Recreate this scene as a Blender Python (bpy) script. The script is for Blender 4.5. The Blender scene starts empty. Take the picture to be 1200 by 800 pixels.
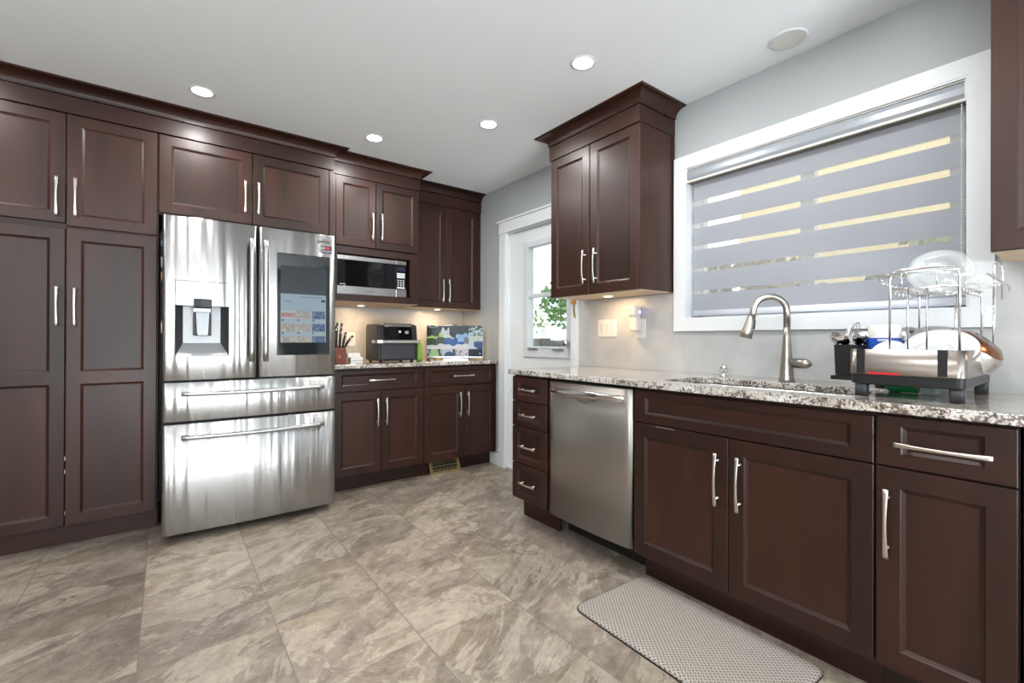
import bpy, bmesh, math, random
from mathutils import Vector, Matrix
random.seed(7)
SC = bpy.context.scene
COL = SC.collection
PI = math.pi

# ------------------------------------------------------------------ camera
F_PX, YAW, PITCH, ROLL, CY = 538.17, 0.646374, 0.001676, 0.002951, 396.505
fw = Vector((math.sin(YAW) * math.cos(PITCH), math.cos(YAW) * math.cos(PITCH), math.sin(PITCH)))
rt = Vector((math.cos(YAW), -math.sin(YAW), 0))
up = rt.cross(fw)
r2 = math.cos(ROLL) * rt + math.sin(ROLL) * up
u2 = -math.sin(ROLL) * rt + math.cos(ROLL) * up
cam_d = bpy.data.cameras.new('camera')
cam_d.sensor_width = 36.0
cam_d.lens = F_PX / 1200 * 36
cam_d.shift_y = -(400 - CY) / 1200
cam_d.clip_start = 0.02
cam = bpy.data.objects.new('camera', cam_d)
COL.objects.link(cam)
m = Matrix((r2, u2, -fw)).transposed().to_4x4()
m.translation = Vector((0, 0, 1.12))
cam.matrix_world = m
SC.camera = cam

# ------------------------------------------------------------------ world, sun, exposure
SC.view_settings.view_transform = 'Standard'
SC.view_settings.look = 'None'
SC.view_settings.gamma = 1
SC.view_settings.use_curve_mapping = False
SC.view_settings.exposure = 0.29
try:
    SC.cycles.use_denoising = True
    SC.cycles.max_bounces = 10
    SC.cycles.diffuse_bounces = 6
    SC.cycles.transparent_max_bounces = 16
    SC.cycles.sample_clamp_indirect = 6
    SC.cycles.caustics_reflective = False
    SC.cycles.caustics_refractive = False
except Exception:
    pass
W = bpy.data.worlds.new('sky')
SC.world = W
W.use_nodes = True
bg = W.node_tree.nodes['Background']
bg.inputs[0].default_value = (0.80, 0.90, 1.0, 1)
bg.inputs[1].default_value = 2.0
sd = bpy.data.lights.new('sun', 'SUN')
sd.energy = 1.1
sd.angle = 0.02
sd.color = (1, 0.95, 0.86)
so = bpy.data.objects.new('sun', sd)
COL.objects.link(so)
so.rotation_euler = Vector((0.72, -0.18, -0.67)).to_track_quat('-Z', 'Y').to_euler()


def area(name, loc, direction, sx, sy, power, color=(1, 1, 1), shape='RECTANGLE', spread=PI):
    d = bpy.data.lights.new(name, 'AREA')
    d.shape = shape
    d.size = sx
    if shape in ('RECTANGLE', 'ELLIPSE'):
        d.size_y = sy
    d.energy = power
    d.color = color
    d.spread = spread
    o = bpy.data.objects.new(name, d)
    COL.objects.link(o)
    o.location = loc
    o.rotation_euler = Vector(direction).to_track_quat('-Z', 'Y').to_euler()
    return o


# daylight through window openings assumed behind the camera (the room's open far end)
area('daylight_patio', (0.45, -3.78, 1.2), (0, 1, 0.5), 2.7, 2.2, 22, (0.88, 0.95, 1.0))
area('ceiling_fill', (0.45, -5.4, -0.25), (0, 0.55, 1), 4.5, 3.0, 1350, (0.95, 0.975, 1.0))  # bounce lamp added outside, aimed up to brighten the ceiling
area('daylight_dining', (-3.16, -1.6, 1.45), (1, 0, 1.1), 2.2, 1.4, 80, (0.88, 0.95, 1.0))


# ------------------------------------------------------------------ materials
def new_mat(name):
    mt = bpy.data.materials.new(name)
    mt.use_nodes = True
    nt = mt.node_tree
    return mt, nt, nt.nodes['Principled BSDF']


def srgb(r, g, b):
    f = lambda c: (c / 255 / 12.92) if c / 255 <= 0.04045 else ((c / 255 + 0.055) / 1.055) ** 2.4
    return (f(r), f(g), f(b), 1)


def plain(name, col, rough=0.5, metal=0.0, coat=0.0, spec=0.5, noise=0.0, nscale=30, trans=0.0, ior=1.45, bump=0.0):
    mt, nt, b = new_mat(name)
    b.inputs['Base Color'].default_value = col
    b.inputs['Roughness'].default_value = rough
    b.inputs['Metallic'].default_value = metal
    b.inputs['Specular IOR Level'].default_value = spec
    b.inputs['Coat Weight'].default_value = coat
    b.inputs['Transmission Weight'].default_value = trans
    b.inputs['IOR'].default_value = ior
    tc = nt.nodes.new('ShaderNodeTexCoord')
    n = nt.nodes.new('ShaderNodeTexNoise')
    n.inputs['Scale'].default_value = nscale
    n.inputs['Detail'].default_value = 4
    nt.links.new(tc.outputs['Object'], n.inputs['Vector'])
    if noise > 0:
        mx = nt.nodes.new('ShaderNodeMix')
        mx.data_type = 'RGBA'
        mx.inputs[6].default_value = tuple(c * (1 - noise) for c in col[:3]) + (1,)
        mx.inputs[7].default_value = tuple(min(1, c * (1 + noise)) for c in col[:3]) + (1,)
        nt.links.new(n.outputs['Fac'], mx.inputs[0])
        nt.links.new(mx.outputs[2], b.inputs['Base Color'])
    if bump > 0:
        bp = nt.nodes.new('ShaderNodeBump')
        bp.inputs['Strength'].default_value = bump
        bp.inputs['Distance'].default_value = 0.002
        nt.links.new(n.outputs['Fac'], bp.inputs['Height'])
        nt.links.new(bp.outputs[0], b.inputs['Normal'])
    return mt


def ramp(nt, fac, stops, interp='LINEAR'):
    r = nt.nodes.new('ShaderNodeValToRGB')
    r.color_ramp.interpolation = interp
    els = r.color_ramp.elements
    while len(els) < len(stops):
        els.new(0.5)
    for e, (p, c) in zip(els, stops):
        e.position = p
        e.color = c if len(c) == 4 else tuple(c) + (1,)
    nt.links.new(fac, r.inputs[0])
    return r.outputs[0]


def mapping(nt, scale=(1, 1, 1), rot=(0, 0, 0), loc=(0, 0, 0), src='Object'):
    tc = nt.nodes.new('ShaderNodeTexCoord')
    mp = nt.nodes.new('ShaderNodeMapping')
    mp.inputs['Scale'].default_value = scale
    mp.inputs['Rotation'].default_value = rot
    mp.inputs['Location'].default_value = loc
    nt.links.new(tc.outputs[src], mp.inputs[0])
    return mp.outputs[0]


def noise(nt, vec, scale, detail=4, rough=0.5, dist=0.0):
    n = nt.nodes.new('ShaderNodeTexNoise')
    n.inputs['Scale'].default_value = scale
    n.inputs['Detail'].default_value = detail
    n.inputs['Roughness'].default_value = rough
    n.inputs['Distortion'].default_value = dist
    nt.links.new(vec, n.inputs['Vector'])
    return n.outputs['Fac']


def mixc(nt, fac, a, b, mode='MIX'):
    mx = nt.nodes.new('ShaderNodeMix')
    mx.data_type = 'RGBA'
    mx.blend_type = mode
    for sock, v in ((mx.inputs[0], fac), (mx.inputs[6], a), (mx.inputs[7], b)):
        if isinstance(v, (int, float)):
            sock.default_value = v
        elif isinstance(v, tuple):
            sock.default_value = v
        else:
            nt.links.new(v, sock)
    return mx.outputs[2]


def math_n(nt, op, a, b=None, c=None):
    n = nt.nodes.new('ShaderNodeMath')
    n.operation = op
    for i, v in enumerate((a, b, c)):
        if v is None:
            continue
        if isinstance(v, (int, float)):
            n.inputs[i].default_value = v
        else:
            nt.links.new(v, n.inputs[i])
    return n.outputs[0]


def wood_mat(name, dark, light, rough=0.3, horizontal=False):
    mt, nt, b = new_mat(name)
    oi = nt.nodes.new('ShaderNodeObjectInfo')
    sc = (1.2, 9, 9) if horizontal else (9, 9, 1.2)
    v = mapping(nt, sc)
    add = nt.nodes.new('ShaderNodeVectorMath')
    add.operation = 'MULTIPLY_ADD'
    add.inputs[1].default_value = (1, 1, 1)
    cmb = nt.nodes.new('ShaderNodeCombineXYZ')
    for i in range(3):
        nt.links.new(math_n(nt, 'MULTIPLY', oi.outputs['Random'], 40.0 + 7 * i), cmb.inputs[i])
    nt.links.new(v, add.inputs[0])
    nt.links.new(cmb.outputs[0], add.inputs[2])
    g = noise(nt, add.outputs[0], 1.0, 3, 0.5, 0.3)
    c = ramp(nt, g, [(0.25, dark), (0.75, light)])
    # per-door tone
    t = math_n(nt, 'MULTIPLY_ADD', oi.outputs['Random'], 0.5, 0.75)
    hsv = nt.nodes.new('ShaderNodeHueSaturation')
    nt.links.new(t, hsv.inputs['Value'])
    nt.links.new(c, hsv.inputs['Color'])
    nt.links.new(hsv.outputs[0], b.inputs['Base Color'])
    b.inputs['Roughness'].default_value = rough
    b.inputs['Specular IOR Level'].default_value = 0.34
    b.inputs['Coat Weight'].default_value = 0.10
    b.inputs['Coat Roughness'].default_value = 0.25
    return mt


WOOD = wood_mat('espresso_cherry', srgb(33, 17, 11), srgb(56, 28, 18), 0.40)
WOODH = wood_mat('espresso_cherry_rail', srgb(33, 17, 11), srgb(55, 27, 17), 0.40, True)
WOODIN = plain('cabinet_carcass', srgb(44, 24, 19), 0.5, noise=0.15, nscale=8)
MAPLE = plain('maple_underside', srgb(214, 190, 160), 0.5, noise=0.06, nscale=6)
DARKGAP = plain('black_recess', srgb(12, 11, 10), 0.7, noise=0.1)
NICKEL = plain('brushed_nickel', srgb(205, 200, 192), 0.28, 1.0, noise=0.05, nscale=80)
CHROME = plain('polished_chrome', srgb(225, 226, 228), 0.08, 1.0, noise=0.03)
BLACKPL = plain('black_plastic', srgb(26, 27, 29), 0.38, noise=0.1)
DKGREY = plain('dark_grey_plastic', srgb(52, 54, 58), 0.4, noise=0.1)
BLACKGL = plain('black_glass', srgb(10, 12, 14), 0.05, spec=0.6, noise=0.1)
WHITE = plain('white_paint_trim', srgb(222, 226, 229), 0.35, noise=0.02, nscale=5)
WHITEPL = plain('white_plastic', srgb(220, 218, 212), 0.35, noise=0.02)
CERAMIC = plain('white_ceramic', srgb(208, 209, 208), 0.15, coat=0.4, noise=0.02)
COPPER = plain('copper_base', srgb(128, 86, 64), 0.22, 1.0, noise=0.1)
BRASS = plain('antique_brass', srgb(150, 130, 90), 0.4, 0.8, noise=0.2, nscale=60)
BLUE = plain('blue_label', srgb(30, 75, 170), 0.4, noise=0.08)
RED = plain('red_label', srgb(190, 30, 45), 0.4, noise=0.08)
INK = plain('dark_ink', srgb(60, 62, 66), 0.5, noise=0.05)
TERRA = plain('reddish_wood_block', srgb(104, 46, 33), 0.4, noise=0.15, nscale=15)
OAK = plain('honey_oak', srgb(196, 140, 74), 0.4, noise=0.18, nscale=7)
PINE = plain('pale_wood', srgb(205, 165, 120), 0.5, noise=0.15, nscale=20)


def wall_mat():
    mt, nt, b = new_mat('pale_grey_wall_paint')
    n = noise(nt, mapping(nt), 3.0, 3)
    c = ramp(nt, n, [(0.3, srgb(164, 169, 170)), (0.7, srgb(168, 173, 174))])
    nt.links.new(c, b.inputs['Base Color'])
    b.inputs['Roughness'].default_value = 0.6
    bp = nt.nodes.new('ShaderNodeBump')
    bp.inputs['Strength'].default_value = 0.05
    nt.links.new(noise(nt, mapping(nt), 220, 2), bp.inputs['Height'])
    nt.links.new(bp.outputs[0], b.inputs['Normal'])
    return mt


WALLM = wall_mat()


def splash_mat():
    # large pale marbled panels behind the worktop
    mt, nt, b = new_mat('pale_marbled_backsplash')
    n = noise(nt, mapping(nt, (1, 1, 1), (0.5, 0.3, 0)), 2.2, 6, 0.6, 1.6)
    c = ramp(nt, n, [(0.3, srgb(166, 169, 170)), (0.5, srgb(180, 182, 182)), (0.7, srgb(190, 191, 190))])
    nt.links.new(c, b.inputs['Base Color'])
    b.inputs['Roughness'].default_value = 0.28
    return mt


SPLASH = splash_mat()
CEILM = plain('white_ceiling_paint', srgb(236, 241, 244), 0.8, noise=0.015, nscale=3, bump=0.04)


def floor_mat():
    mt, nt, b = new_mat('slate_look_tile')
    P = 0.4222
    tc = nt.nodes.new('ShaderNodeTexCoord')
    sep = nt.nodes.new('ShaderNodeSeparateXYZ')
    nt.links.new(tc.outputs['Object'], sep.inputs[0])
    gx = math_n(nt, 'DIVIDE', math_n(nt, 'SUBTRACT', sep.outputs[0], 0.349), P)
    gy = math_n(nt, 'DIVIDE', math_n(nt, 'SUBTRACT', sep.outputs[1], 1.57), 0.42)
    fx, fy = math_n(nt, 'FRACT', gx), math_n(nt, 'FRACT', gy)
    ix, iy = math_n(nt, 'FLOOR', gx), math_n(nt, 'FLOOR', gy)
    dx = math_n(nt, 'MINIMUM', fx, math_n(nt, 'SUBTRACT', 1.0, fx))
    dy = math_n(nt, 'MINIMUM', fy, math_n(nt, 'SUBTRACT', 1.0, fy))
    gl = math_n(nt, 'LESS_THAN', dx, 0.0062)
    gl2 = math_n(nt, 'LESS_THAN', dy, 0.0036)
    grout = math_n(nt, 'MAXIMUM', gl, gl2)
    cell = nt.nodes.new('ShaderNodeCombineXYZ')
    nt.links.new(ix, cell.inputs[0])
    nt.links.new(iy, cell.inputs[1])
    wn = nt.nodes.new('ShaderNodeTexWhiteNoise')
    wn.noise_dimensions = '2D'
    nt.links.new(cell.outputs[0], wn.inputs['Vector'])
    off = nt.nodes.new('ShaderNodeVectorMath')
    off.operation = 'MULTIPLY_ADD'
    nt.links.new(wn.outputs['Color'], off.inputs[0])
    off.inputs[1].default_value = (0.9, 0.9, 0.9)
    # streaks: rotated, stretched coordinates
    mp = nt.nodes.new('ShaderNodeMapping')
    mp.inputs['Rotation'].default_value = (0, 0, math.radians(-27))
    nt.links.new(tc.outputs['Object'], mp.inputs[0])
    st = nt.nodes.new('ShaderNodeVectorMath')
    st.operation = 'MULTIPLY'
    st.inputs[1].default_value = (1.8, 3.5, 1)
    nt.links.new(mp.outputs[0], st.inputs[0])
    nt.links.new(st.outputs[0], off.inputs[2])
    v = off.outputs[0]
    n1 = noise(nt, v, 0.62, 10, 0.62, 1.2)
    n2 = noise(nt, v, 1.5, 12, 0.68, 1.8)
    n3 = noise(nt, tc.outputs['Object'], 16, 10, 0.75, 0.8)
    s = math_n(nt, 'ADD', math_n(nt, 'MULTIPLY', n1, 0.42), math_n(nt, 'MULTIPLY', n2, 0.40))
    s = math_n(nt, 'ADD', s, math_n(nt, 'MULTIPLY', n3, 0.18))
    base = ramp(nt, s, [(0.33, srgb(92, 82, 74)), (0.43, srgb(120, 109, 99)), (0.50, srgb(140, 128, 117)),
                        (0.56, srgb(156, 144, 131)), (0.64, srgb(182, 171, 157))])
    warm = ramp(nt, noise(nt, v, 0.8, 5, 0.5, 0.4), [(0.45, (0, 0, 0, 1)), (0.68, (1, 1, 1, 1))])
    base = mixc(nt, math_n(nt, 'MULTIPLY', warm, 0.35), base, srgb(164, 147, 116))
    # crisp-edged pale cleft patches
    n4 = noise(nt, v, 0.85, 14, 0.74, 0.9)
    patch = ramp(nt, n4, [(0.515, (0, 0, 0, 1)), (0.53, (1, 1, 1, 1)), (0.60, (0.5, 0.5, 0.5, 1)), (0.68, (0, 0, 0, 1))])
    base = mixc(nt, math_n(nt, 'MULTIPLY', patch, 0.6), base, srgb(190, 178, 162))
    n5 = noise(nt, v, 0.75, 14, 0.76, 1.2)
    patch = ramp(nt, n5, [(0.555, (0, 0, 0, 1)), (0.565, (1, 1, 1, 1)), (0.66, (0.2, 0.2, 0.2, 1))])
    base = mixc(nt, math_n(nt, 'MULTIPLY', patch, 0.6), base, srgb(104, 94, 85))
    # thin dark fissures
    fis = math_n(nt, 'ABSOLUTE', math_n(nt, 'SUBTRACT', n2, 0.5))
    fis = ramp(nt, fis, [(0.0, (1, 1, 1, 1)), (0.012, (0, 0, 0, 1))])
    fis = math_n(nt, 'MULTIPLY', fis, ramp(nt, n1, [(0.42, (1, 1, 1, 1)), (0.52, (0, 0, 0, 1))]))
    base = mixc(nt, math_n(nt, 'MULTIPLY', fis, 0.55), base, srgb(84, 72, 62))
    grain = ramp(nt, n3, [(0.3, (0.80, 0.80, 0.80, 1)), (0.7, (1.12, 1.12, 1.12, 1))])
    base = mixc(nt, 1.0, base, grain, 'MULTIPLY')
    tone = math_n(nt, 'MULTIPLY_ADD', wn.outputs['Value'], 0.26, 0.84)
    hsv = nt.nodes.new('ShaderNodeHueSaturation')
    nt.links.new(tone, hsv.inputs['Value'])
    nt.links.new(base, hsv.inputs['Color'])
    col = mixc(nt, math_n(nt, 'MULTIPLY', grout, 0.8), hsv.outputs[0], srgb(118, 108, 97))
    nt.links.new(col, b.inputs['Base Color'])
    rr = ramp(nt, n2, [(0.3, (0.5, 0.5, 0.5, 1)), (0.7, (0.34, 0.34, 0.34, 1))])
    nt.links.new(rr, b.inputs['Roughness'])
    bp = nt.nodes.new('ShaderNodeBump')
    bp.inputs['Strength'].default_value = 0.35
    bp.inputs['Distance'].default_value = 0.003
    hgt = math_n(nt, 'SUBTRACT', s, math_n(nt, 'MULTIPLY', grout, 0.5))
    nt.links.new(hgt, bp.inputs['Height'])
    nt.links.new(bp.outputs[0], b.inputs['Normal'])
    return mt


FLOORM = floor_mat()


def granite_mat():
    mt, nt, b = new_mat('speckled_white_granite')
    v = mapping(nt, (1, 1, 1))
    big = noise(nt, v, 9, 5, 0.6, 0.5)
    fine = noise(nt, v, 115, 4, 0.65, 0.4)
    mid = noise(nt, v, 46, 5, 0.7, 0.8)
    base = ramp(nt, noise(nt, v, 16, 4), [(0.3, srgb(166, 159, 150)), (0.55, srgb(200, 195, 187)), (0.7, srgb(216, 213, 207))])
    dark = math_n(nt, 'ADD', math_n(nt, 'MULTIPLY', fine, 0.45), math_n(nt, 'MULTIPLY', mid, 0.4))
    dark = math_n(nt, 'ADD', dark, math_n(nt, 'MULTIPLY', big, 0.25))
    k = ramp(nt, dark, [(0.548, (0, 0, 0, 1)), (0.578, (1, 1, 1, 1))])
    tint = ramp(nt, noise(nt, v, 55, 2), [(0.4, srgb(50, 43, 40)), (0.6, srgb(118, 102, 92))])
    c = mixc(nt, math_n(nt, 'MULTIPLY', k, 0.92), base, tint)
    nt.links.new(c, b.inputs['Base Color'])
    b.inputs['Roughness'].default_value = 0.12
    b.inputs['Coat Weight'].default_value = 0.5
    b.inputs['Coat Roughness'].default_value = 0.05
    return mt


GRANITE = granite_mat()


def steel_mat(name, col, rough, wave, aniso=0.6, wscale=(7, 7, 0.6)):
    mt, nt, b = new_mat(name)
    b.inputs['Base Color'].default_value = col
    b.inputs['Metallic'].default_value = 1.0
    b.inputs['Roughness'].default_value = rough
    b.inputs['Anisotropic'].default_value = aniso
    b.inputs['Anisotropic Rotation'].default_value = 0.25
    tg = nt.nodes.new('ShaderNodeTangent')
    tg.direction_type = 'RADIAL'
    tg.axis = 'Z'
    nt.links.new(tg.outputs[0], b.inputs['Tangent'])
    if wave > 0:
        bp = nt.nodes.new('ShaderNodeBump')
        bp.inputs['Strength'].default_value = 1.0
        bp.inputs['Distance'].default_value = wave
        nt.links.new(noise(nt, mapping(nt, wscale), 1.0, 2, 0.5, 0.2), bp.inputs['Height'])
        nt.links.new(bp.outputs[0], b.inputs['Normal'])
    return mt


STEEL = steel_mat('brushed_stainless', srgb(172, 172, 171), 0.25, 0.007, 0.97, (13, 13, 0.4))
STEELH = plain('handle_stainless', srgb(172, 172, 171), 0.32, 1.0, noise=0.04, nscale=40)
STEELT = plain('tray_stainless', srgb(138, 131, 125), 0.28, 1.0, noise=0.04, nscale=40)
STEELDW = steel_mat('satin_stainless', srgb(170, 166, 160), 0.36, 0.0015)
STEELP = plain('plain_stainless', srgb(205, 205, 203), 0.22, 1.0, noise=0.04, nscale=40)
STEELD = plain('recess_stainless', srgb(165, 168, 170), 0.35, 0.25, noise=0.04, nscale=40)


def glass_mat(name, tint=(1, 1, 1, 1), keep=0.9, rough=0.02, milk=0.0):
    mt, nt, b = new_mat(name)
    out = nt.nodes['Material Output']
    tr = nt.nodes.new('ShaderNodeBsdfTransparent')
    tr.inputs[0].default_value = tint
    gl = nt.nodes.new('ShaderNodeBsdfGlossy')
    gl.inputs['Roughness'].default_value = rough
    mx = nt.nodes.new('ShaderNodeMixShader')
    lw = nt.nodes.new('ShaderNodeLayerWeight')
    lw.inputs[0].default_value = 0.5
    fz = math_n(nt, 'POWER', lw.outputs['Facing'], 4.0)
    nt.links.new(math_n(nt, 'MULTIPLY_ADD', fz, 0.55, (1 - keep) * 0.6), mx.inputs[0])
    nt.links.new(tr.outputs[0], mx.inputs[1])
    nt.links.new(gl.outputs[0], mx.inputs[2])
    if milk > 0:
        df = nt.nodes.new('ShaderNodeBsdfDiffuse')
        df.inputs[0].default_value = (0.9, 0.92, 0.92, 1)
        m2 = nt.nodes.new('ShaderNodeMixShader')
        m2.inputs[0].default_value = milk
        nt.links.new(mx.outputs[0], m2.inputs[1])
        nt.links.new(df.outputs[0], m2.inputs[2])
        mx = m2
    nt.links.new(mx.outputs[0], out.inputs['Surface'])
    nt.nodes.remove(b)
    return mt


PANE = glass_mat('window_glass', (0.96, 0.98, 0.98, 1), 0.95)
CLEARGL = glass_mat('clear_glassware', (0.97, 0.98, 0.98, 1), 0.90, 0.12, 0.12)
GREENGL = glass_mat('green_glass', (0.10, 0.55, 0.25, 1), 0.92, 0.05)
LIMEGL = plain('lime_green_plastic', srgb(120, 170, 50), 0.3, noise=0.2, nscale=20)
GREENPL = plain('green_liquid', srgb(40, 140, 80), 0.15, noise=0.1)


def fabric_mat(name, col, transl):
    mt, nt, b = new_mat(name)
    out = nt.nodes['Material Output']
    b.inputs['Base Color'].default_value = col
    b.inputs['Roughness'].default_value = 0.8
    tl = nt.nodes.new('ShaderNodeBsdfTranslucent')
    tl.inputs[0].default_value = col
    v = mapping(nt, (400, 3, 400))
    n = noise(nt, v, 1.0, 2)
    c = mixc(nt, n, tuple(x * 0.96 for x in col[:3]) + (1,), col)
    nt.links.new(c, b.inputs['Base Color'])
    mx = nt.nodes.new('ShaderNodeMixShader')
    mx.inputs[0].default_value = transl
    nt.links.new(b.outputs[0], mx.inputs[1])
    nt.links.new(tl.outputs[0], mx.inputs[2])
    nt.links.new(mx.outputs[0], out.inputs['Surface'])
    return mt


BANDM = fabric_mat('zebra_band_fabric', srgb(184, 187, 195), 0.35)


def sheer_mat():
    mt, nt, b = new_mat('zebra_sheer_mesh')
    out = nt.nodes['Material Output']
    b.inputs['Base Color'].default_value = srgb(225, 225, 222)
    tr = nt.nodes.new('ShaderNodeBsdfTransparent')
    n = noise(nt, mapping(nt, (60, 60, 60)), 1.0, 2)
    mx = nt.nodes.new('ShaderNodeMixShader')
    nt.links.new(math_n(nt, 'MULTIPLY_ADD', n, 0.1, 0.13), mx.inputs[0])
    nt.links.new(tr.outputs[0], mx.inputs[1])
    nt.links.new(b.outputs[0], mx.inputs[2])
    nt.links.new(mx.outputs[0], out.inputs['Surface'])
    return mt


SHEER = sheer_mat()


def emit_mat(name, col, strength, attr=None, gloss=False):
    mt, nt, b = new_mat(name)
    b.inputs['Base Color'].default_value = (0.01, 0.01, 0.012, 1)
    b.inputs['Roughness'].default_value = 0.15
    b.inputs['Specular IOR Level'].default_value = 0.12
    b.inputs['Emission Strength'].default_value = strength
    b.inputs['Emission Color'].default_value = col
    if attr:
        a = nt.nodes.new('ShaderNodeVertexColor')
        a.layer_name = attr
        nt.links.new(a.outputs[0], b.inputs['Emission Color'])
    return mt


LENS = emit_mat('lit_lamp_lens', (1.0, 0.97, 0.92, 1), 30)
PUCKL = emit_mat('lit_warm_lens', (1.0, 0.82, 0.58, 1), 12)
SCREENM = emit_mat('lit_screen', (1, 1, 1, 1), 0.62, 'pic')
UIM = emit_mat('lit_fridge_screen', (1, 1, 1, 1), 0.5, 'pic')
LEDM = emit_mat('violet_night_light', (0.30, 0.25, 1.0, 1), 6)


# ------------------------------------------------------------------ mesh building
class MB:
    def __init__(s):
        s.v, s.f, s.mi, s.cur, s.sm, s.smooth = [], [], [], 0, [], False

    def mat(s, i):
        s.cur = i
        return s

    def _add(s, vs, fs, smooth=None):
        n = len(s.v)
        s.v += [tuple(p) for p in vs]
        for f in fs:
            s.f.append(tuple(i + n for i in f))
            s.mi.append(s.cur)
            s.sm.append(s.smooth if smooth is None else smooth)
        return s

    def box(s, a, b):
        x0, y0, z0 = (min(a[i], b[i]) for i in range(3))
        x1, y1, z1 = (max(a[i], b[i]) for i in range(3))
        vs = [(x0, y0, z0), (x1, y0, z0), (x1, y1, z0), (x0, y1, z0), (x0, y0, z1), (x1, y0, z1), (x1, y1, z1), (x0, y1, z1)]
        return s._add(vs, [(0, 3, 2, 1), (4, 5, 6, 7), (0, 1, 5, 4), (1, 2, 6, 5), (2, 3, 7, 6), (3, 0, 4, 7)], False)

    def loft(s, rings, closed=True, cap=True, smooth=True):
        n = len(rings[0])
        vs = [p for r in rings for p in r]
        fs = []
        for i in range(len(rings) - 1):
            for j in range(n if closed else n - 1):
                k = (j + 1) % n
                fs.append((i * n + j, i * n + k, (i + 1) * n + k, (i + 1) * n + j))
        s._add(vs, fs, smooth)
        if cap:
            b = len(s.v) - len(vs)
            for ring, rev in ((0, True), (len(rings) - 1, False)):
                idx = [b + ring * n + j for j in range(n)]
                s.f.append(tuple(reversed(idx)) if rev else tuple(idx))
                s.mi.append(s.cur)
                s.sm.append(False)
        return s

    def lathe(s, prof, c=(0, 0, 0), n=32, axis='z', cap=True):
        rings = []
        for r, h in prof:
            ring = []
            for i in range(n):
                a = 2 * PI * i / n
                x, y = r * math.cos(a), r * math.sin(a)
                p = {'z': (x, y, h), 'y': (x, h, -y), 'x': (h, x, y)}[axis]
                ring.append((p[0] + c[0], p[1] + c[1], p[2] + c[2]))
            rings.append(ring)
        return s.loft(rings, True, cap)

    def tube(s, pts, r, n=8, closed=False, cap=True):
        pts = [Vector(p) for p in pts]
        rr = r if isinstance(r, (list, tuple)) else [r] * len(pts)
        rings = []
        N = len(pts)
        nrm = None
        for i, p in enumerate(pts):
            if closed:
                t = (pts[(i + 1) % N] - pts[i - 1]).normalized()
            else:
                t = (pts[min(i + 1, N - 1)] - pts[max(i - 1, 0)]).normalized()
            if nrm is None:
                h = Vector((0, 0, 1)) if abs(t.z) < 0.9 else Vector((1, 0, 0))
                nrm = (h - t * h.dot(t)).normalized()
            else:
                nrm = (nrm - t * nrm.dot(t)).normalized()
            bn = t.cross(nrm)
            rings.append([p + rr[i] * (math.cos(2 * PI * k / n) * nrm + math.sin(2 * PI * k / n) * bn) for k in range(n)])
        if closed:
            rings.append(rings[0])
            return s.loft(rings, True, False)
        return s.loft(rings, True, cap)

    def prism(s, poly, z0, z1, smooth=False):
        return s.loft([[(x, y, z0) for x, y in poly], [(x, y, z1) for x, y in poly]], True, True, smooth)

    def build(s, name, mats, parent=None, loc=None, bevel=0.0, auto=True, merge=False, bseg=2):
        me = bpy.data.meshes.new(name)
        me.from_pydata(s.v, [], s.f)
        if not isinstance(mats, (list, tuple)):
            mats = [mats]
        for mt in mats:
            me.materials.append(mt)
        me.polygons.foreach_set('material_index', s.mi)
        me.polygons.foreach_set('use_smooth', s.sm)
        bm = bmesh.new()
        bm.from_mesh(me)
        if merge:
            bmesh.ops.remove_doubles(bm, verts=bm.verts, dist=1e-5)
        bmesh.ops.recalc_face_normals(bm, faces=bm.faces)
        bm.to_mesh(me)
        bm.free()
        o = bpy.data.objects.new(name, me)
        COL.objects.link(o)
        if parent is not None:
            o.parent = parent
        if loc is not None:
            o.location = loc
        if bevel > 0:
            md = o.modifiers.new('bevel', 'BEVEL')
            md.width = bevel
            md.segments = bseg
            md.limit_method = 'ANGLE'
            md.angle_limit = math.radians(40)
            md.harden_normals = False
        return o


def tag(o, label=None, cat=None, group=None, kind=None):
    if label:
        o['label'] = label
    if cat:
        o['category'] = cat
    if group:
        o['group'] = group
    if kind:
        o['kind'] = kind
    return o


def empty(name, loc, rz=0.0, label=None, cat=None, group=None, kind=None):
    o = bpy.data.objects.new(name, None)
    o.empty_display_size = 0.1
    COL.objects.link(o)
    o.location = loc
    o.rotation_euler = (0, 0, rz)
    return tag(o, label, cat, group, kind)


def copy_tree(o, parent=None):
    c = o.copy()
    COL.objects.link(c)
    c.parent = parent
    for ch in list(o.children):
        copy_tree(ch, c)
    return c


def text_part(name, body, size, mat, parent, loc, rot, depth=0.0004, width=None):
    cu = bpy.data.curves.new(name, 'FONT')
    cu.body = body
    cu.size = size
    cu.extrude = depth
    cu.align_x = 'CENTER'
    cu.align_y = 'CENTER'
    t = bpy.data.objects.new(name, cu)
    me = bpy.data.meshes.new_from_object(t)
    bpy.data.objects.remove(t)
    bpy.data.curves.remove(cu)
    if width:
        xs = [v.co.x for v in me.vertices]
        k = width / (max(xs) - min(xs))
        for v in me.vertices:
            v.co.x *= k
    me.materials.clear()
    me.materials.append(mat)
    o = bpy.data.objects.new(name, me)
    COL.objects.link(o)
    o.parent = parent
    o.location = loc
    o.rotation_euler = rot
    return o


# ------------------------------------------------------------------ room shell
CE = 2.463           # ceiling height
XR = 2.37            # right wall
YB = 3.98            # fridge wall
XL, YF = -3.0, -3.6  # far sides of the open room, behind the camera

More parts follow.
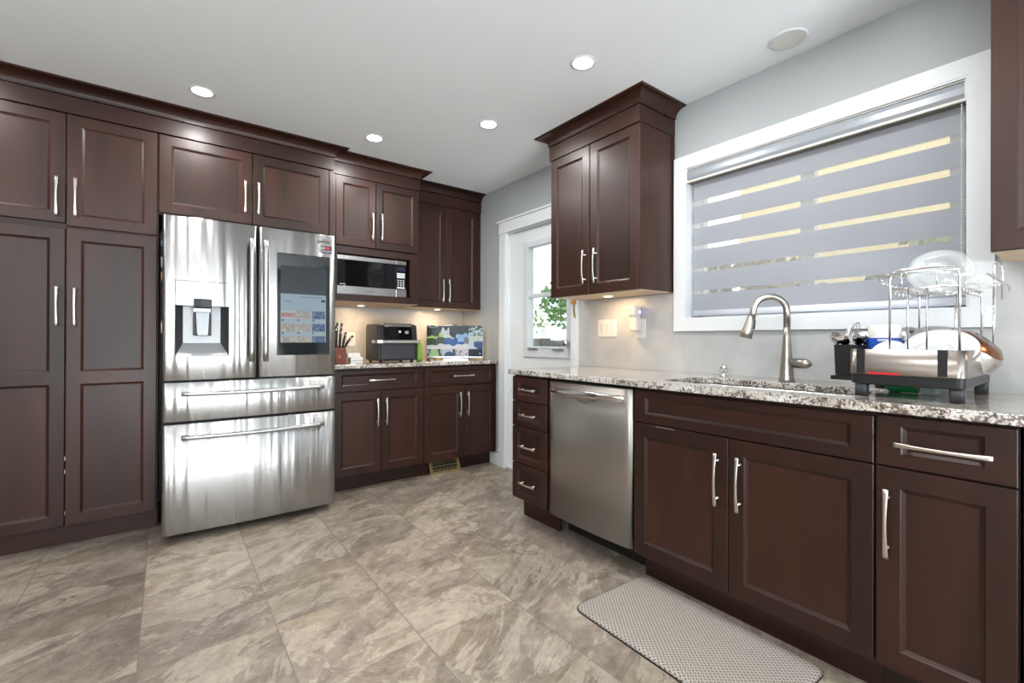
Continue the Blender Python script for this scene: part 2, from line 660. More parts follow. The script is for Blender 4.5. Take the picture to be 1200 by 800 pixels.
tag(MB().box((XL - 0.2, YF - 0.2, -0.1), (XR + 0.18, YB + 0.15, 0)).build('floor', FLOORM), kind='structure')
tag(MB().box((XL - 0.2, YF - 0.2, CE), (XR + 0.18, YB + 0.15, CE + 0.15)).build('ceiling', CEILM), kind='structure')
tag(MB().box((XL - 0.15, YB, 0), (XR + 0.15, YB + 0.15, CE)).build('wall_back', WALLM), kind='structure')
DY0, DY1, DZ = 2.405, 3.225, 2.045      # door opening
WY0, WY1, WZ0, WZ1 = 0.335, 1.495, 1.235, 2.097
wr = MB()
T = 0.15
wr.box((XR, YF, 0), (XR + T, WY0, CE))
wr.box((XR, WY0, 0), (XR + T, WY1, WZ0)).box((XR, WY0, WZ1), (XR + T, WY1, CE))
wr.box((XR, WY1, 0), (XR + T, DY0, CE))
wr.box((XR, DY0, DZ), (XR + T, DY1, CE))
wr.box((XR, DY1, 0), (XR + T, YB, CE))
tag(wr.build('wall_right', WALLM, merge=True), kind='structure')
# marbled splashback slab on the right wall, worktop to wall cabinet height
sp = MB().box((XR - 0.006, -1.2, 0.9345), (XR - 0.0005, 0.27, 1.42))
sp.box((XR - 0.006, 0.27, 0.9345), (XR - 0.0005, 1.5625, 1.165))
sp.box((XR - 0.006, 1.5625, 0.9345), (XR - 0.0005, 2.335, 1.392))
tag(sp.build('trim_3', SPLASH), kind='structure')
tag(MB().box((0.975, YB - 0.006, 0.9345), (XR - 0.001, YB - 0.0005, 1.393)).build('trim_4', SPLASH), kind='structure')
# far walls with the window openings that light the room
wf = MB()
PX0, PX1, PZ = -0.9, 1.8, 2.3
wf.box((XL - 0.15, YF - 0.15, 0), (PX0, YF, CE)).box((PX1, YF - 0.15, 0), (XR + 0.15, YF, CE)).box((PX0, YF - 0.15, PZ), (PX1, YF, CE))
tag(wf.build('wall_front', WALLM, merge=True), kind='structure')
LY0, LY1, LZ0, LZ1 = -2.7, -0.5, 0.75, 2.15
wl = MB()
wl.box((XL - 0.15, YF, 0), (XL, LY0, CE)).box((XL - 0.15, LY1, 0), (XL, YB, CE))
wl.box((XL - 0.15, LY0, 0), (XL, LY1, LZ0)).box((XL - 0.15, LY0, LZ1), (XL, LY1, CE))
tag(wl.build('wall_left', WALLM, merge=True), kind='structure')
# patio window behind the camera: frame, with mullions added to streak the fridge reflections
pw = MB()
for x in (PX0, -0.45, -0.05, 0.16, 0.42, 0.85, 1.02, 1.40, PX1 - 0.07):
    pw.box((x, YF - 0.1, 0.02), (x + 0.07, YF - 0.03, PZ))
for z in (0.0, PZ - 0.07):
    pw.box((PX0, YF - 0.1, z), (PX1, YF - 0.03, z + 0.07))
tag(pw.build('window_2', WHITE), kind='structure')
lw = MB()
for y in (LY0, -2.0, -1.3, LY1 - 0.06):
    lw.box((XL - 0.1, y, LZ0), (XL - 0.03, y + 0.06, LZ1))
for z in (LZ0, LZ1 - 0.06):
    lw.box((XL - 0.1, LY0, z), (XL - 0.03, LY1, z + 0.06))
tag(lw.build('window_3', WHITE), kind='structure')

d2 = empty('door_2', (XL, 1.15, 0), 0, kind='structure')  # unseen oak door added as a warm reflection for fridge and tray
MB().box((0.0, 0.0, 0.0), (0.035, 0.86, 2.03)).build('door_slab', OAK, d2, bevel=0.003)
b_ = MB()
for z0_, z1_ in ((0.2, 0.9), (1.05, 1.88)):
    for y0_ in (0.12, 0.48):
        b_.box((0.034, y0_, z0_), (0.042, y0_ + 0.26, z1_))
b_.build('panel', OAK, d2, bevel=0.004)
b_ = MB().box((0, -0.09, 0), (0.045, 0.0, 2.12)).box((0, 0.86, 0), (0.045, 0.95, 2.12)).box((0, 0.0, 2.03), (0.045, 0.86, 2.12))
b_.build('casing', OAK, d2, bevel=0.003)

# ------------------------------------------------------------------ recessed lights
LIGHTS = [((0.155, 3.01), 'recessed ceiling light above the fridge, leftmost of the four'),
          ((1.110, 3.005), 'recessed ceiling light in front of the microwave cabinet'),
          ((1.607, 2.380), 'recessed ceiling light nearest the door and corner wall cabinet'),
          ((1.613, 1.573), 'recessed ceiling light before the two-door cabinet beside the window')]
POT_W, POT_C = 6.9, (1.0, 0.985, 0.965)
pot0 = None
for (x, y), lab in LIGHTS:
    if pot0 is None:
        pot0 = empty('ceiling_light', (x, y, CE), 0)
        MB().lathe([(0.048, -0.0035), (0.058, -0.004), (0.064, 0.0)], n=32, cap=False).build('trim_ring', WHITE, pot0)
        MB().lathe([(0.0, -0.0022), (0.049, -0.0022)], n=32, cap=False).build('lens', LENS, pot0)
        p = pot0
    else:
        p = copy_tree(pot0)
        p.location = (x, y, CE)
    tag(p, lab, 'ceiling light', 'recessed ceiling lights')
for x, y in [q for q, _ in LIGHTS] + [(1.61, 0.72), (-0.85, 3.0), (0.5, 0.6), (-1.6, 1.2), (0.5, -1.6), (-1.6, -1.6)]:  # last six are unseen lamps without fixtures, added to fill the room
    area('pot_and_fill_light', (x, y, CE - 0.012), (0, 0, -1), 0.1, 0.1, POT_W, POT_C, 'DISK')
FILL_GLOW = emit_mat('added_fill_glow', (1.0, 0.985, 0.965, 1), 60)  # glow of unseen globes added as fill to brighten the ceiling
for x, y, lab in ((-0.7, -1.5, 'added unseen fill globe over the dining end, nearer the patio window'), (-1.9, 0.2, 'added unseen fill globe by the added oak door')):
    pd = empty('fill_globe', (x, y, 1.85), 0, lab, 'lamp')
    MB().lathe([(0.0, -0.12), (0.06, -0.104), (0.104, -0.06), (0.12, 0.0), (0.104, 0.06), (0.06, 0.104), (0.0, 0.12)], n=28, cap=False).build('globe', FILL_GLOW, pd)
    MB().tube([(0, 0, 0.11), (0, 0, CE - 1.85)], 0.006, 8).build('cord', BLACKPL, pd)
spk = empty('ceiling_speaker', (2.215, 0.895, CE), 0, 'round white flush speaker cover in the ceiling over the window', 'speaker')
MB().lathe([(0.066, -0.004), (0.074, -0.005), (0.078, 0)], n=40, cap=False).build('rim', WHITE, spk)
MB().lathe([(0.0, -0.003), (0.067, -0.003)], n=40, cap=False).build('grille', plain('speaker_grille', srgb(214, 213, 208), 0.8, noise=0.1, nscale=400), spk)


# ------------------------------------------------------------------ cabinet pieces
def door_part(parent, x0, z0, x1, z1, fr=0.058, frt=None, frb=None, openings=None, name='door', hz=False):
    """Framed front with recessed panel(s), local frame: x right, z up, face at y=0."""
    w, h = x1 - x0, z1 - z0
    frt = fr if frt is None else frt
    frb = fr if frb is None else frb
    ops = openings or [(frb, h - frt)]
    b = MB()
    c = 0.0025
    # outer sides, chamfer
    r0 = [(0, 0.0195, 0), (w, 0.0195, 0), (w, 0.0195, h), (0, 0.0195, h)]
    r1 = [(0, c, 0), (w, c, 0), (w, c, h), (0, c, h)]
    r2_ = [(c, 0, c), (w - c, 0, c), (w - c, 0, h - c), (c, 0, h - c)]
    b.loft([r0, r1, r2_], True, False, False)
    b._add(r0, [(0, 1, 2, 3)], False)
    q = lambda xa, za, xb, zb, y=0.0: b._add([(xa, y, za), (xb, y, za), (xb, y, zb), (xa, y, zb)], [(0, 1, 2, 3)], False)
    q(c, c, fr, h - c)
    q(w - fr, c, w - c, h - c)
    zz = [c] + [t for o in ops for t in o] + [h - c]
    for i in range(0, len(zz), 2):
        q(fr, zz[i], w - fr, zz[i + 1])
    for (za, zb) in ops:
        rings = []
        for ins, y in ((0, 0), (0.003, 0.003), (0.012, 0.0085), (0.0145, 0.0088)):
            rings.append([(fr + ins, y, za + ins), (w - fr - ins, y, za + ins), (w - fr - ins, y, zb - ins), (fr + ins, y, zb - ins)])
        b.loft(rings, True, False, False)
    d = b.build(name, WOODH if hz else WOOD, parent, (x0, 0, z0), merge=True)
    for (za, zb) in ops:
        i = 0.0145
        p = MB()
        p._add([(fr + i, 0.0088, za + i), (w - fr - i, 0.0088, za + i), (w - fr - i, 0.0088, zb - i), (fr + i, 0.0088, zb - i)], [(0, 1, 2, 3)], False)
        p.build('panel', WOODH if hz else WOOD, d)
    return d


def handle_mesh(L):
    """Bowed bar pull with flared ends, along z, standing off towards -y."""
    b = MB()
    rings = []
    N = 16
    for i in range(N + 1):
        t = -1 + 2 * i / N
        wd = 0.0048 + 0.0032 * t * t
        th = 0.0036
        y = -(0.024 + 0.010 * (1 - t * t))
        z = t * L / 2
        ring = []
        for k in range(10):
            a = 2 * PI * k / 10
            ring.append((wd * math.copysign(abs(math.cos(a)) ** 0.6, math.cos(a)), y + th * math.copysign(abs(math.sin(a)) ** 0.6, math.sin(a)), z))
        rings.append(ring)
    b.loft(rings)
    for s in (-1, 1):
        b.lathe([(0.0038, -0.0275), (0.0038, -0.002), (0.006, 0.0)], (0, 0, s * L * 0.36), 10, 'y')
    return b


_HM = {}


def handle(door, x, z, L=0.207, horiz=False):
    """x,z of the handle centre in the door's own frame."""
    if L not in _HM:
        o = handle_mesh(L).build('handle', NICKEL, door)
        _HM[L] = o.data
    else:
        o = bpy.data.objects.new('handle', _HM[L])
        COL.objects.link(o)
        o.parent = door
    o.location = (x, 0, z)
    if horiz:
        o.rotation_euler = (0, PI / 2, 0)
    return o


def crown_rings(path, prof):
    """path: plan points (x,y) with outward offset direction handled by mitre; prof: (offset,z)."""
    n = len(path)
    P = [Vector((p[0], p[1])) for p in path]
    dirs = [(P[i + 1] - P[i]).normalized() for i in range(n - 1)]
    nor = [Vector((d.y, -d.x)) for d in dirs]
    mit = []
    for i in range(n):
        if i == 0:
            mit.append(nor[0])
        elif i == n - 1:
            mit.append(nor[-1])
        else:
            a = nor[i - 1] + nor[i]
            mit.append(a / (1 + nor[i - 1].dot(nor[i])))
    return [[(P[i].x + mit[i].x * o, P[i].y + mit[i].y * o, z) for (o, z) in prof] for i in range(n)]


def cove(z0, z1, out):
    pr = [(0.0, z0), (0.006, z0), (0.006, z0 + 0.004)]
    h = z1 - 0.010 - (z0 + 0.004)
    for i in range(1, 9):
        a = PI / 2 * i / 8
        pr.append((0.006 + (out - 0.018) * (1 - math.cos(a)), z0 + 0.004 + h * math.sin(a)))
    pr += [(out - 0.006, z1 - 0.010), (out, z1 - 0.006), (out, z1), (0.0, z1)]
    return pr


FZ0, FZ1 = 2.312, 2.402


def crown_and_frieze(parent, path, out, top=CE, z0=FZ0, z1=FZ1):
    b = MB().loft(crown_rings(path, cove(z1, top, out)), True, True, False)
    b.build('crown', WOODH, parent)
    pr = [(0.0, z0), (0.0, z1 - 0.0035), (-0.018, z1 - 0.0035), (-0.018, z0)]
    MB().loft(crown_rings(path, pr), True, True, False).build('frieze', WOODH, parent)


def carcass(parent, x1, y1, z0, z1, toe=None, x0=0.0, under=None, name='body', hollow=False):
    if hollow:
        t = 0.018
        b = MB().box((x0, 0.0205, z0), (x0 + t, y1, z1)).box((x1 - t, 0.0205, z0), (x1, y1, z1))
        b.box((x0 + t, 0.0205, z0), (x1 - t, y1, z0 + t)).box((x0 + t, y1 - t, z0 + t), (x1 - t, y1, z1))
        b.box((x0 + t, 0.0205, z1 - 0.17), (x1 - t, 0.03, z1))
    else:
        b = MB().box((x0, 0.0205, z0), (x1, y1, z1))
    mats = [WOODIN]
    if under:
        b.mat(1).box((x0 + 0.001, 0.022, z0 - 0.0015), (x1 - 0.001, y1 - 0.001, z0 + 0.001))
        mats = [WOOD, under]
    o = b.build(name, mats, parent)
    if toe:
        MB().box((x0, toe, 0.0), (x1, toe + 0.02, z0)).build('toe_kick', WOODH, parent)
    return o


LF = 3.366  # door face plane of the left run
hz_ = lambda z, k=0.99: (z - 1.12) * k + 1.12

# pantry -----------------------------------------------------------
pc = empty('pantry_cabinet', (-0.81, LF, 0), 0, 'tall dark wood pantry cabinet with four doors, left of the fridge', 'cabinet')
carcass(pc, 0.775, 0.61, 0.119, FZ0, 0.095)
W0, W1, W2 = 0.003, 0.3845, 0.388
d = door_part(pc, W0, 1.730, W1, 2.311)
handle(d, 0.81 - 0.458 - W0, 1.862 - 1.730)
d = door_part(pc, W2, 1.716, 0.769, 2.311)
handle(d, 0.81 - 0.385 - W2, 1.868 - 1.716)
ops = [(0.06, 0.757), (0.820, 1.51)]
d = door_part(pc, W0, 0.123, W1, 1.700, openings=[(0.058, 0.752), (0.818, 1.519)])
handle(d, 0.81 - 0.456 - W0, 1.285 - 0.123)
d = door_part(pc, W2, 0.122, 0.769, 1.705, openings=[(0.058, 0.752), (0.818, 1.520)])
handle(d, 0.81 - 0.387 - W2, 1.284 - 0.122)
for z in (0.40, 0.47, 0.18):
    MB().box((0.3846, 0.006, z), (0.3878, 0.014, z + 0.02)).build('hinge', NICKEL, pc)

# cabinet over the fridge -------------------------------------------
fc = empty('fridge_cabinet', (-0.035, LF, 0), 0, 'dark wood two-door cabinet directly above the stainless fridge', 'cabinet')
carcass(fc, 0.957, 0.61, 1.846, FZ0)
d = door_part(fc, 0.002, 1.854, 0.477, 2.311)
handle(d, 0.436 - 0.002, 2.020 - 1.854)
d = door_part(fc, 0.480, 1.854, 0.954, 2.311)
handle(d, 0.511 - 0.480, 2.020 - 1.854)
MB().box((0.958, 0.0, 0.0), (0.980, 0.608, FZ0 + 0.002)).build('side_panel', WOOD, fc)

cr = empty('crown_moulding', (0, 0, 0), 0, 'long dark wood crown moulding over the pantry and fridge cabinets', 'moulding')
crown_and_frieze(cr, [(-1.6, LF - 0.014), (0.948, LF - 0.014), (0.948, LF + 0.036)], 0.082)
cr.children[0].name = 'cornice'

# microwave cabinet --------------------------------------------------
MF, MX0, MX1 = 3.415, 0.950, 1.632
mc = empty('microwave_cabinet', (MX0, MF, 0), 0, 'dark wood wall cabinet with two doors above an open microwave niche', 'cabinet')
mw_ = MX1 - MX0
b = MB().box((0, 0.0205, 1.795), (mw_, 0.563, FZ0))
b.box((0, 0.0, 1.397), (0.040, 0.563, 1.795)).box((mw_ - 0.078, 0.0, 1.397), (mw_, 0.563, 1.795))
b.box((0.040, 0.0, 1.397), (mw_ - 0.078, 0.563, 1.447)).box((0.040, 0.0, 1.747), (mw_ - 0.078, 0.563, 1.795))
b.box((0.02, 0.548, 1.42), (mw_ - 0.02, 0.563, 1.795))
b.mat(1).box((0.001, 0.004, 1.3955), (mw_ - 0.001, 0.56, 1.3985))
b.build('body', [WOOD, MAPLE], mc)
MB().box((0, 0.0, 1.795), (0.028, 0.021, FZ0)).build('stile', WOOD, mc)
d = door_part(mc, 0.030, 1.806, 0.3245, 2.311, fr=0.05)
handle(d, 1.246 - MX0 - 0.030, 1.970 - 1.806)
d = door_part(mc, 0.3275, 1.806, mw_ - 0.002, 2.311, fr=0.05)
handle(d, 1.318 - MX0 - 0.3275, 1.970 - 1.806)
crown_and_frieze(mc, [(0.0, -0.010), (mw_ + 0.002, -0.010), (mw_ + 0.002, 0.24)], 0.075)

# corner wall cabinet --------------------------------------------------
TF, TX0 = 3.635, 1.645
tcab = empty('wall_cabinet', (TX0, TF, 0), 0, 'dark wood two-door wall cabinet in the corner beside the microwave', 'cabinet')
tw = XR - TX0 - 0.002
carcass(tcab, tw, 0.343, 1.397, FZ0, under=MAPLE)
MB().box((tw - 0.028, 0.0, 1.397), (tw, 0.021, FZ0)).build('stile', WOOD, tcab)
d = door_part(tcab, 0.004, 1.397, 0.359, 2.301, fr=0.055)
handle(d, 1.964 - TX0 - 0.004, 1.549 - 1.397)
d = door_part(tcab, 0.362, 1.397, tw - 0.030, 2.301, fr=0.055)
handle(d, 2.026 - TX0 - 0.362, 1.551 - 1.397)
crown_and_frieze(tcab, [(-0.005, -0.010), (tw, -0.010)], 0.085, z0=2.30, z1=2.400)

# base cabinets, left run ------------------------------------------------
def base_unit(name, loc, rz, w, split, label, group, hx, drz=(0.735, 0.888), dz=(0.122, 0.729), false_front=False, end_panel=False, depth=0.6, hxd=None):
    o = empty(name, loc, rz, label, 'cabinet', group)
    carcass(o, w, depth, 0.119, 0.900, 0.095, hollow=false_front)
    d = door_part(o, 0.002, drz[0], w - 0.002, drz[1], 0.060, 0.030, 0.038, name='drawer' if not false_front else 'false_front', hz=True)
    if not false_front:
        handle(d, hxd - 0.002, 0.812 - drz[0], 0.207, True)
    if split:
        d = door_part(o, 0.002, dz[0], split - 0.0015, dz[1])
        handle(d, hx[0] - 0.002, 0.572 - dz[0])
        d = door_part(o, split + 0.0015, dz[0], w - 0.002, dz[1])
        handle(d, hx[1] - split, 0.572 - dz[0])
    else:
        d = door_part(o, 0.002, dz[0], w - 0.002, dz[1])
        handle(d, hx[0] - 0.002, 0.572 - dz[0])
    return o


base_unit('base_cabinet', (0.948, LF, 0), 0, 0.710, 0.358, 'dark wood base cabinet with one drawer and two doors, right beside the fridge', 'base cabinets along the fridge wall', (1.270 - 0.948, 1.338 - 0.948), hxd=0.357)
base_unit('base_cabinet', (1.659, LF, 0), 0, 0.706, 0.374, 'dark wood base cabinet with one drawer and two doors, behind the floor vent', 'base cabinets along the fridge wall', (1.985 - 1.659, 2.060 - 1.659), hxd=0.362)

# worktop, left
wt = MB().box((0.946, LF - 0.030, 0.904), (XR - 0.001, YB - 0.001, 0.934))
tag(wt.build('worktop', GRANITE, bevel=0.004), 'short speckled granite worktop between the fridge and the corner, under the microwave', 'worktop')

# ------------------------------------------------------------------ right run
RF = 1.742
RZ = -PI / 2
dc = empty('drawer_cabinet', (RF, 2.302, 0), RZ, 'narrow dark wood cabinet of four stacked drawers at the peninsula end', 'cabinet')
carcass(dc, 0.332, 0.6, 0.130, 0.900, 0.095, x0=0.0)
for z0, z1 in ((0.742, 0.890), (0.587, 0.737), (0.360, 0.582), (0.140, 0.355)):
    d = door_part(dc, 0.001, z0, 0.324, z1, 0.056, 0.032, 0.036, name='drawer', hz=True)
    zc = (z0 + z1) / 2
    zc = {0.742: 0.822, 0.587: 0.668, 0.360: 0.478, 0.140: 0.255}[z0]
    handle(d, 0.162, zc - z0 - 0.006, 0.145, True)

sc_ = base_unit('sink_cabinet', (RF, 1.3655, 0), RZ, 0.909, 0.4500, 'wide dark wood sink cabinet with a false front over two doors', None, (1.3655 - 0.957, 1.3655 - 0.872), drz=(0.742, 0.888), dz=(0.136, 0.737), false_front=True)
MB().box((0.119, -0.0012, 0.7315), (0.214, 0.0005, 0.7362)).build('label_strip', CHROME, [c for c in sc_.children if c.name.startswith('door')][0].parent)
base_unit('base_cabinet', (RF, 0.4545, 0), RZ, 0.299, None, 'narrow dark wood base cabinet with one drawer over one door, under the dish rack', None, (0.4545 - 0.423,), drz=(0.742, 0.894), dz=(0.136, 0.737), hxd=0.1515)
base_unit('base_cabinet', (RF, 0.1500, 0), RZ, 0.60, 0.30, 'dark wood base cabinet showing only its edge at the right frame border', None, (0.26, 0.34), drz=(0.742, 0.894), dz=(0.136, 0.737), hxd=0.3)


# worktop, right, with the sink cut-out
def rounded_rect(x0, y0, x1, y1, r, n=6):
    pts = []
    for cx, cy, a0 in ((x1 - r, y1 - r, 0), (x0 + r, y1 - r, 90), (x0 + r, y0 + r, 180), (x1 - r, y0 + r, 270)):
        for i in range(n + 1):
            a = math.radians(a0 + 90 * i / n)
            pts.append((cx + r * math.cos(a), cy + r * math.sin(a)))
    return pts


HX0, HX1, HY0, HY1 = 1.815, 2.165, 0.52, 1.275
hole = rounded_rect(HX0, HY0, HX1, HY1, 0.06)
X0, X1 = 1.712, XR - 0.001
MY0, MY1 = HY0 - 0.05, HY1 + 0.05
outer = []
n = 6
cx, cy = (HX0 + HX1) / 2, (HY0 + HY1) / 2
crn = [(X1, MY1), (X0, MY1), (X0, MY0), (X1, MY0)]
for q in range(4):
    for i in range(n + 1):
        hx, hy = hole[q * (n + 1) + i]
        f = i / n
        if q in (0, 2):
            a, c2 = (crn[q][0], hy), (hx, crn[q][1])
        else:
            a, c2 = (hx, crn[q][1]), (crn[q][0], hy)
        if f < 0.5:
            k = f * 2
            p = (a[0] + (crn[q][0] - a[0]) * k, a[1] + (crn[q][1] - a[1]) * k)
        else:
            k = f * 2 - 1
            p = (crn[q][0] + (c2[0] - crn[q][0]) * k, crn[q][1] + (c2[1] - crn[q][1]) * k)
        outer.append(p)
w = MB()
ZT, ZB = 0.934, 0.904
N = len(hole)
for z in (ZT, ZB):
    vs = [(x, y, z) for x, y in hole] + [(x, y, z) for x, y in outer]
    w._add(vs, [(i, (i + 1) % N, N + (i + 1) % N, N + i) for i in range(N)], False)
w.loft([[(x, y, ZB) for x, y in hole], [(x, y, ZT) for x, y in hole]], True, False, False)
YE = -0.60
for y0, y1 in ((YE, MY0), (MY1, 2.312)):
    for z in (ZT, ZB):
        w._add([(X0, y0, z), (X1, y0, z), (X1, y1, z), (X0, y1, z)], [(0, 1, 2, 3)], False)
edge = [(X0, YE), (X1, YE), (X1, MY0), (X1, MY1), (X1, 2.312), (X0, 2.312), (X0, MY1), (X0, MY0)]
w.loft([[(x, y, ZB) for x, y in edge], [(x, y, ZT) for x, y in edge]], True, False, False)
tag(w.build('worktop', GRANITE, bevel=0.004, merge=True), 'long speckled granite worktop with the sink cut-out, under the window', 'worktop')

# sink
sk = empty('sink', ((HX0 + HX1) / 2, (HY0 + HY1) / 2, 0.70), 0, 'undermount stainless steel sink set into the long granite worktop', 'sink')
cxs, cys = sk.location.x, sk.location.y
b = MB()
rings = []
for ins, z, r in ((-0.02, 0.2035, 0.07), (0.004, 0.2035, 0.06), (0.006, 0.19, 0.06), (0.012, 0.03, 0.05), (0.035, 0.006, 0.035), (0.12, 0.0, 0.02)):
    rings.append([(x - cxs, y - cys, z) for x, y in rounded_rect(HX0 + ins, HY0 + ins, HX1 - ins, HY1 - ins, r)])
b.loft(rings, True, False)
b._add(rings[-1], [tuple(range(len(rings[-1])))], False)
b.build('basin', STEELP, sk)
MB().lathe([(0.0, 0.003), (0.03, 0.004), (0.042, 0.002)], (0, 0, 0), 24, cap=False).build('drain', CHROME, sk)

# dishwasher
dw = empty('dishwasher', (RF, 1.9655, 0), RZ, 'satin stainless dishwasher with a bar handle, between drawer stack and sink cabinet', 'dishwasher')
MB().box((0.003, 0.03, 0.115), (0.595, 0.58, 0.895)).build('tub', DARKGAP, dw)
b = MB()
rings = []
for i in range(25):
    u = i / 24
    e = min(u, 1 - u)
    y = -0.004 - 0.012 * (1 - (2 * u - 1) ** 2)
    if e < 0.03:
        y += 0.012 * (1 - e / 0.03) ** 2
    x = 0.004 + 0.586 * u
    rings.append([(x, y, 0.139), (x, y, 0.884), (x, y + 0.006, 0.888), (x, 0.03, 0.888), (x, 0.03, 0.139)])
b.loft(rings)
dpan = b.build('door', STEELDW, dw)
hb = MB()
pts, rr = [], []
for i in range(21):
    t = -1 + 2 * i / 20
    pts.append((0.297 + 0.262 * t, -0.016 - 0.040 * (1 - t ** 4) ** 0.7, 0.842 - 0.0 * t))
rings = []
for i, p in enumerate(pts):
    t = -1 + 2 * i / 20
    hh = 0.020 * (1 - 0.40 * t * t)
    rings.append([(p[0], p[1] + 0.009 * math.cos(a), p[2] + hh * math.sin(a)) for a in [2 * PI * k / 12 for k in range(12)]])
hb.loft(rings)
hb.build('handle', plain('polished_handle_steel', srgb(205, 200, 194), 0.16, 1.0, noise=0.03), dpan)
# scooped grip behind the handle
rings = []
for j in range(7):
    a = j / 6
    rings.append([(0.297 + 0.15 * (1 - a) * t + 0.06 * a * t, -0.0172 - 0.006 * math.sin(a * PI) * (1 - abs(t)), 0.835 - 0.045 * a * (1 - 0.55 * t * t)) for t in [-1 + 2 * k / 14 for k in range(15)]])
MB().loft(rings, False, False).build('grip_scoop', STEELDW, dpan)
MB().box((0.003, 0.16, 0.0), (0.595, 0.18, 0.12)).build('toe_plate', DARKGAP, dw)

# right wall cabinet next to the window
UF, UY1, UY0 = 2.05, 2.290, 1.572
uc = empty('wall_cabinet', (UF, UY1, 0), RZ, 'dark wood two-door wall cabinet between the back door and the window', 'cabinet')
uw = UY1 - UY0
carcass(uc, uw, XR - UF - 0.002, 1.396, FZ0, under=MAPLE)
d = door_part(uc, 0.001, 1.396, 0.345, 2.303, fr=0.056)
handle(d, UY1 - 1.974 - 0.001, 1.562 - 1.396)
d = door_part(uc, 0.353, 1.396, uw - 0.012, 2.303, fr=0.056)
handle(d, UY1 - 1.884 - 0.353, 1.560 - 1.396)
# framed end panel facing the window
b = MB()
yb = XR - UF - 0.002
b.box((uw - 0.0115, 0.0, 1.396), (uw + 0.004, 0.012, FZ0)).box((uw - 0.001, yb - 0.022, 1.396), (uw + 0.005, yb, FZ0)).box((uw - 0.001, 0.012, 1.396), (uw + 0.0015, yb - 0.022, FZ0))
b.build('side_panel', WOOD, uc)
crown_and_frieze(uc, [(-0.006, yb), (-0.006, -0.010), (uw + 0.006, -0.010), (uw + 0.006, yb)], 0.072, z0=2.304, z1=2.400)
# second wall cabinet, right of the window
u2c = empty('wall_cabinet', (2.03, 0.243, 0), RZ, 'dark wood wall cabinet at the right frame edge, above the dish rack', 'cabinet')
carcass(u2c, 0.72, XR - 2.03 - 0.002, 1.398, FZ0, under=MAPLE)
door_part(u2c, 0.001, 1.394, 0.358, 2.303, fr=0.055)
door_part(u2c, 0.362, 1.394, 0.718, 2.303, fr=0.055)
crown_and_frieze(u2c, [(-0.004, XR - 2.03 - 0.002), (-0.004, -0.010), (0.72, -0.010)], 0.072, z0=2.304, z1=2.400)

# under-cabinet puck lights
PUCKS = [((1.280, 3.76, 1.3955), 'lit round puck light under the microwave cabinet', 2.0),
         ((1.995, 3.79, 1.3955), 'lit round puck light under the corner wall cabinet', 2.0),
         ((2.215, 1.935, 1.3945), 'lit round puck light under the cabinet beside the window', 1.35)]
pk0 = None
for loc, lab, pw_ in PUCKS:
    if pk0 is None:
        pk0 = empty('puck_light', loc)
        MB().lathe([(0.028, -0.006), (0.034, -0.005), (0.036, 0.0)], n=28, cap=False).build('ring', WHITE, pk0)
        MB().lathe([(0.0, -0.0045), (0.029, -0.0045)], n=28, cap=False).build('lens', PUCKL, pk0)
        p = pk0
    else:
        p = copy_tree(pk0)
        p.location = loc
    tag(p, lab, 'puck light', 'under-cabinet puck lights')
    area('puck_glow', (loc[0], loc[1], loc[2] - 0.008), (0, 0, -1), 0.05, 0.05, pw_, (1.0, 0.66, 0.36), 'DISK')
area('puck_glow', (2.2, -0.1, 1.386), (0, 0, -1), 0.05, 0.05, 0.8, (1.0, 0.8, 0.6), 'DISK')


# ------------------------------------------------------------------ back door on the right wall
CAS = MB()
CX = XR - 0.020
CAS.box((CX, DY1 - 0.005, 0), (XR, 3.310, DZ)).box((CX, 2.338, 0), (XR, DY0 + 0.005, DZ))
CAS.box((CX - 0.006, DY1 + 0.0, 0), (XR, 3.316, 0.15)).box((CX - 0.006, 2.334, 0), (XR, DY0 + 0.003, 0.15))
CAS.box((CX, 2.330, DZ), (XR, 3.318, DZ + 0.095))
CAS.box((CX - 0.012, 2.318, DZ + 0.095), (XR, 3.335, DZ + 0.112))
CAS.box((CX - 0.006, 2.326, DZ - 0.002), (XR, 3.322, DZ + 0.010))
# jamb lining
CAS.box((XR, DY1 - 0.012, 0), (XR + T, DY1, DZ)).box((XR, DY0, 0), (XR + T, DY0 + 0.012, DZ)).box((XR, DY0, DZ - 0.012), (XR + T, DY1, DZ))
CAS.box((XR, DY0, 0), (XR + T, DY1, 0.02))
tag(CAS.build('trim_1', WHITE, bevel=0.002), kind='structure')
tag(MB().box((XR - 0.014, 3.318, 0), (XR, LF + 0.09, 0.10)).build('baseboard_right', WHITE, bevel=0.002), kind='structure')
dr = empty('door_1', (XR + 0.03, DY1, 0), RZ, kind='structure')
DW = DY1 - DY0
xl = lambda Y: DY1 - Y
b = MB()
gx0, gx1, gz0, gz1 = xl(3.000), xl(2.462), 0.985, 1.912
b.box((0.013, 0.0, 0.022), (gx0, 0.044, DZ - 0.014)).box((gx1, 0.0, 0.022), (DW - 0.013, 0.044, DZ - 0.014))
b.box((gx0, 0.0, 0.022), (gx1, 0.044, gz0)).box((gx0, 0.0, gz1), (gx1, 0.044, DZ - 0.014))
b.build('door_slab', plain('door_paint', srgb(222, 228, 230), 0.4, noise=0.02), dr, merge=True)
b = MB()
y0, y1 = -0.014, 0.05
fx0, fx1 = gx0 + 0.0, gx1 - 0.0
b.box((fx0 - 0.008, y0, gz0 - 0.008), (fx0 + 0.05, y1, gz1 + 0.008)).box((fx1 - 0.03, y0, gz0 - 0.008), (fx1 + 0.008, y1, gz1 + 0.008))
b.box((fx0 + 0.05, y0, gz1 - 0.035), (fx1 - 0.03, y1, gz1 + 0.008)).box((fx0 + 0.05, y0, gz0 - 0.008), (fx1 - 0.03, y1, 1.062))
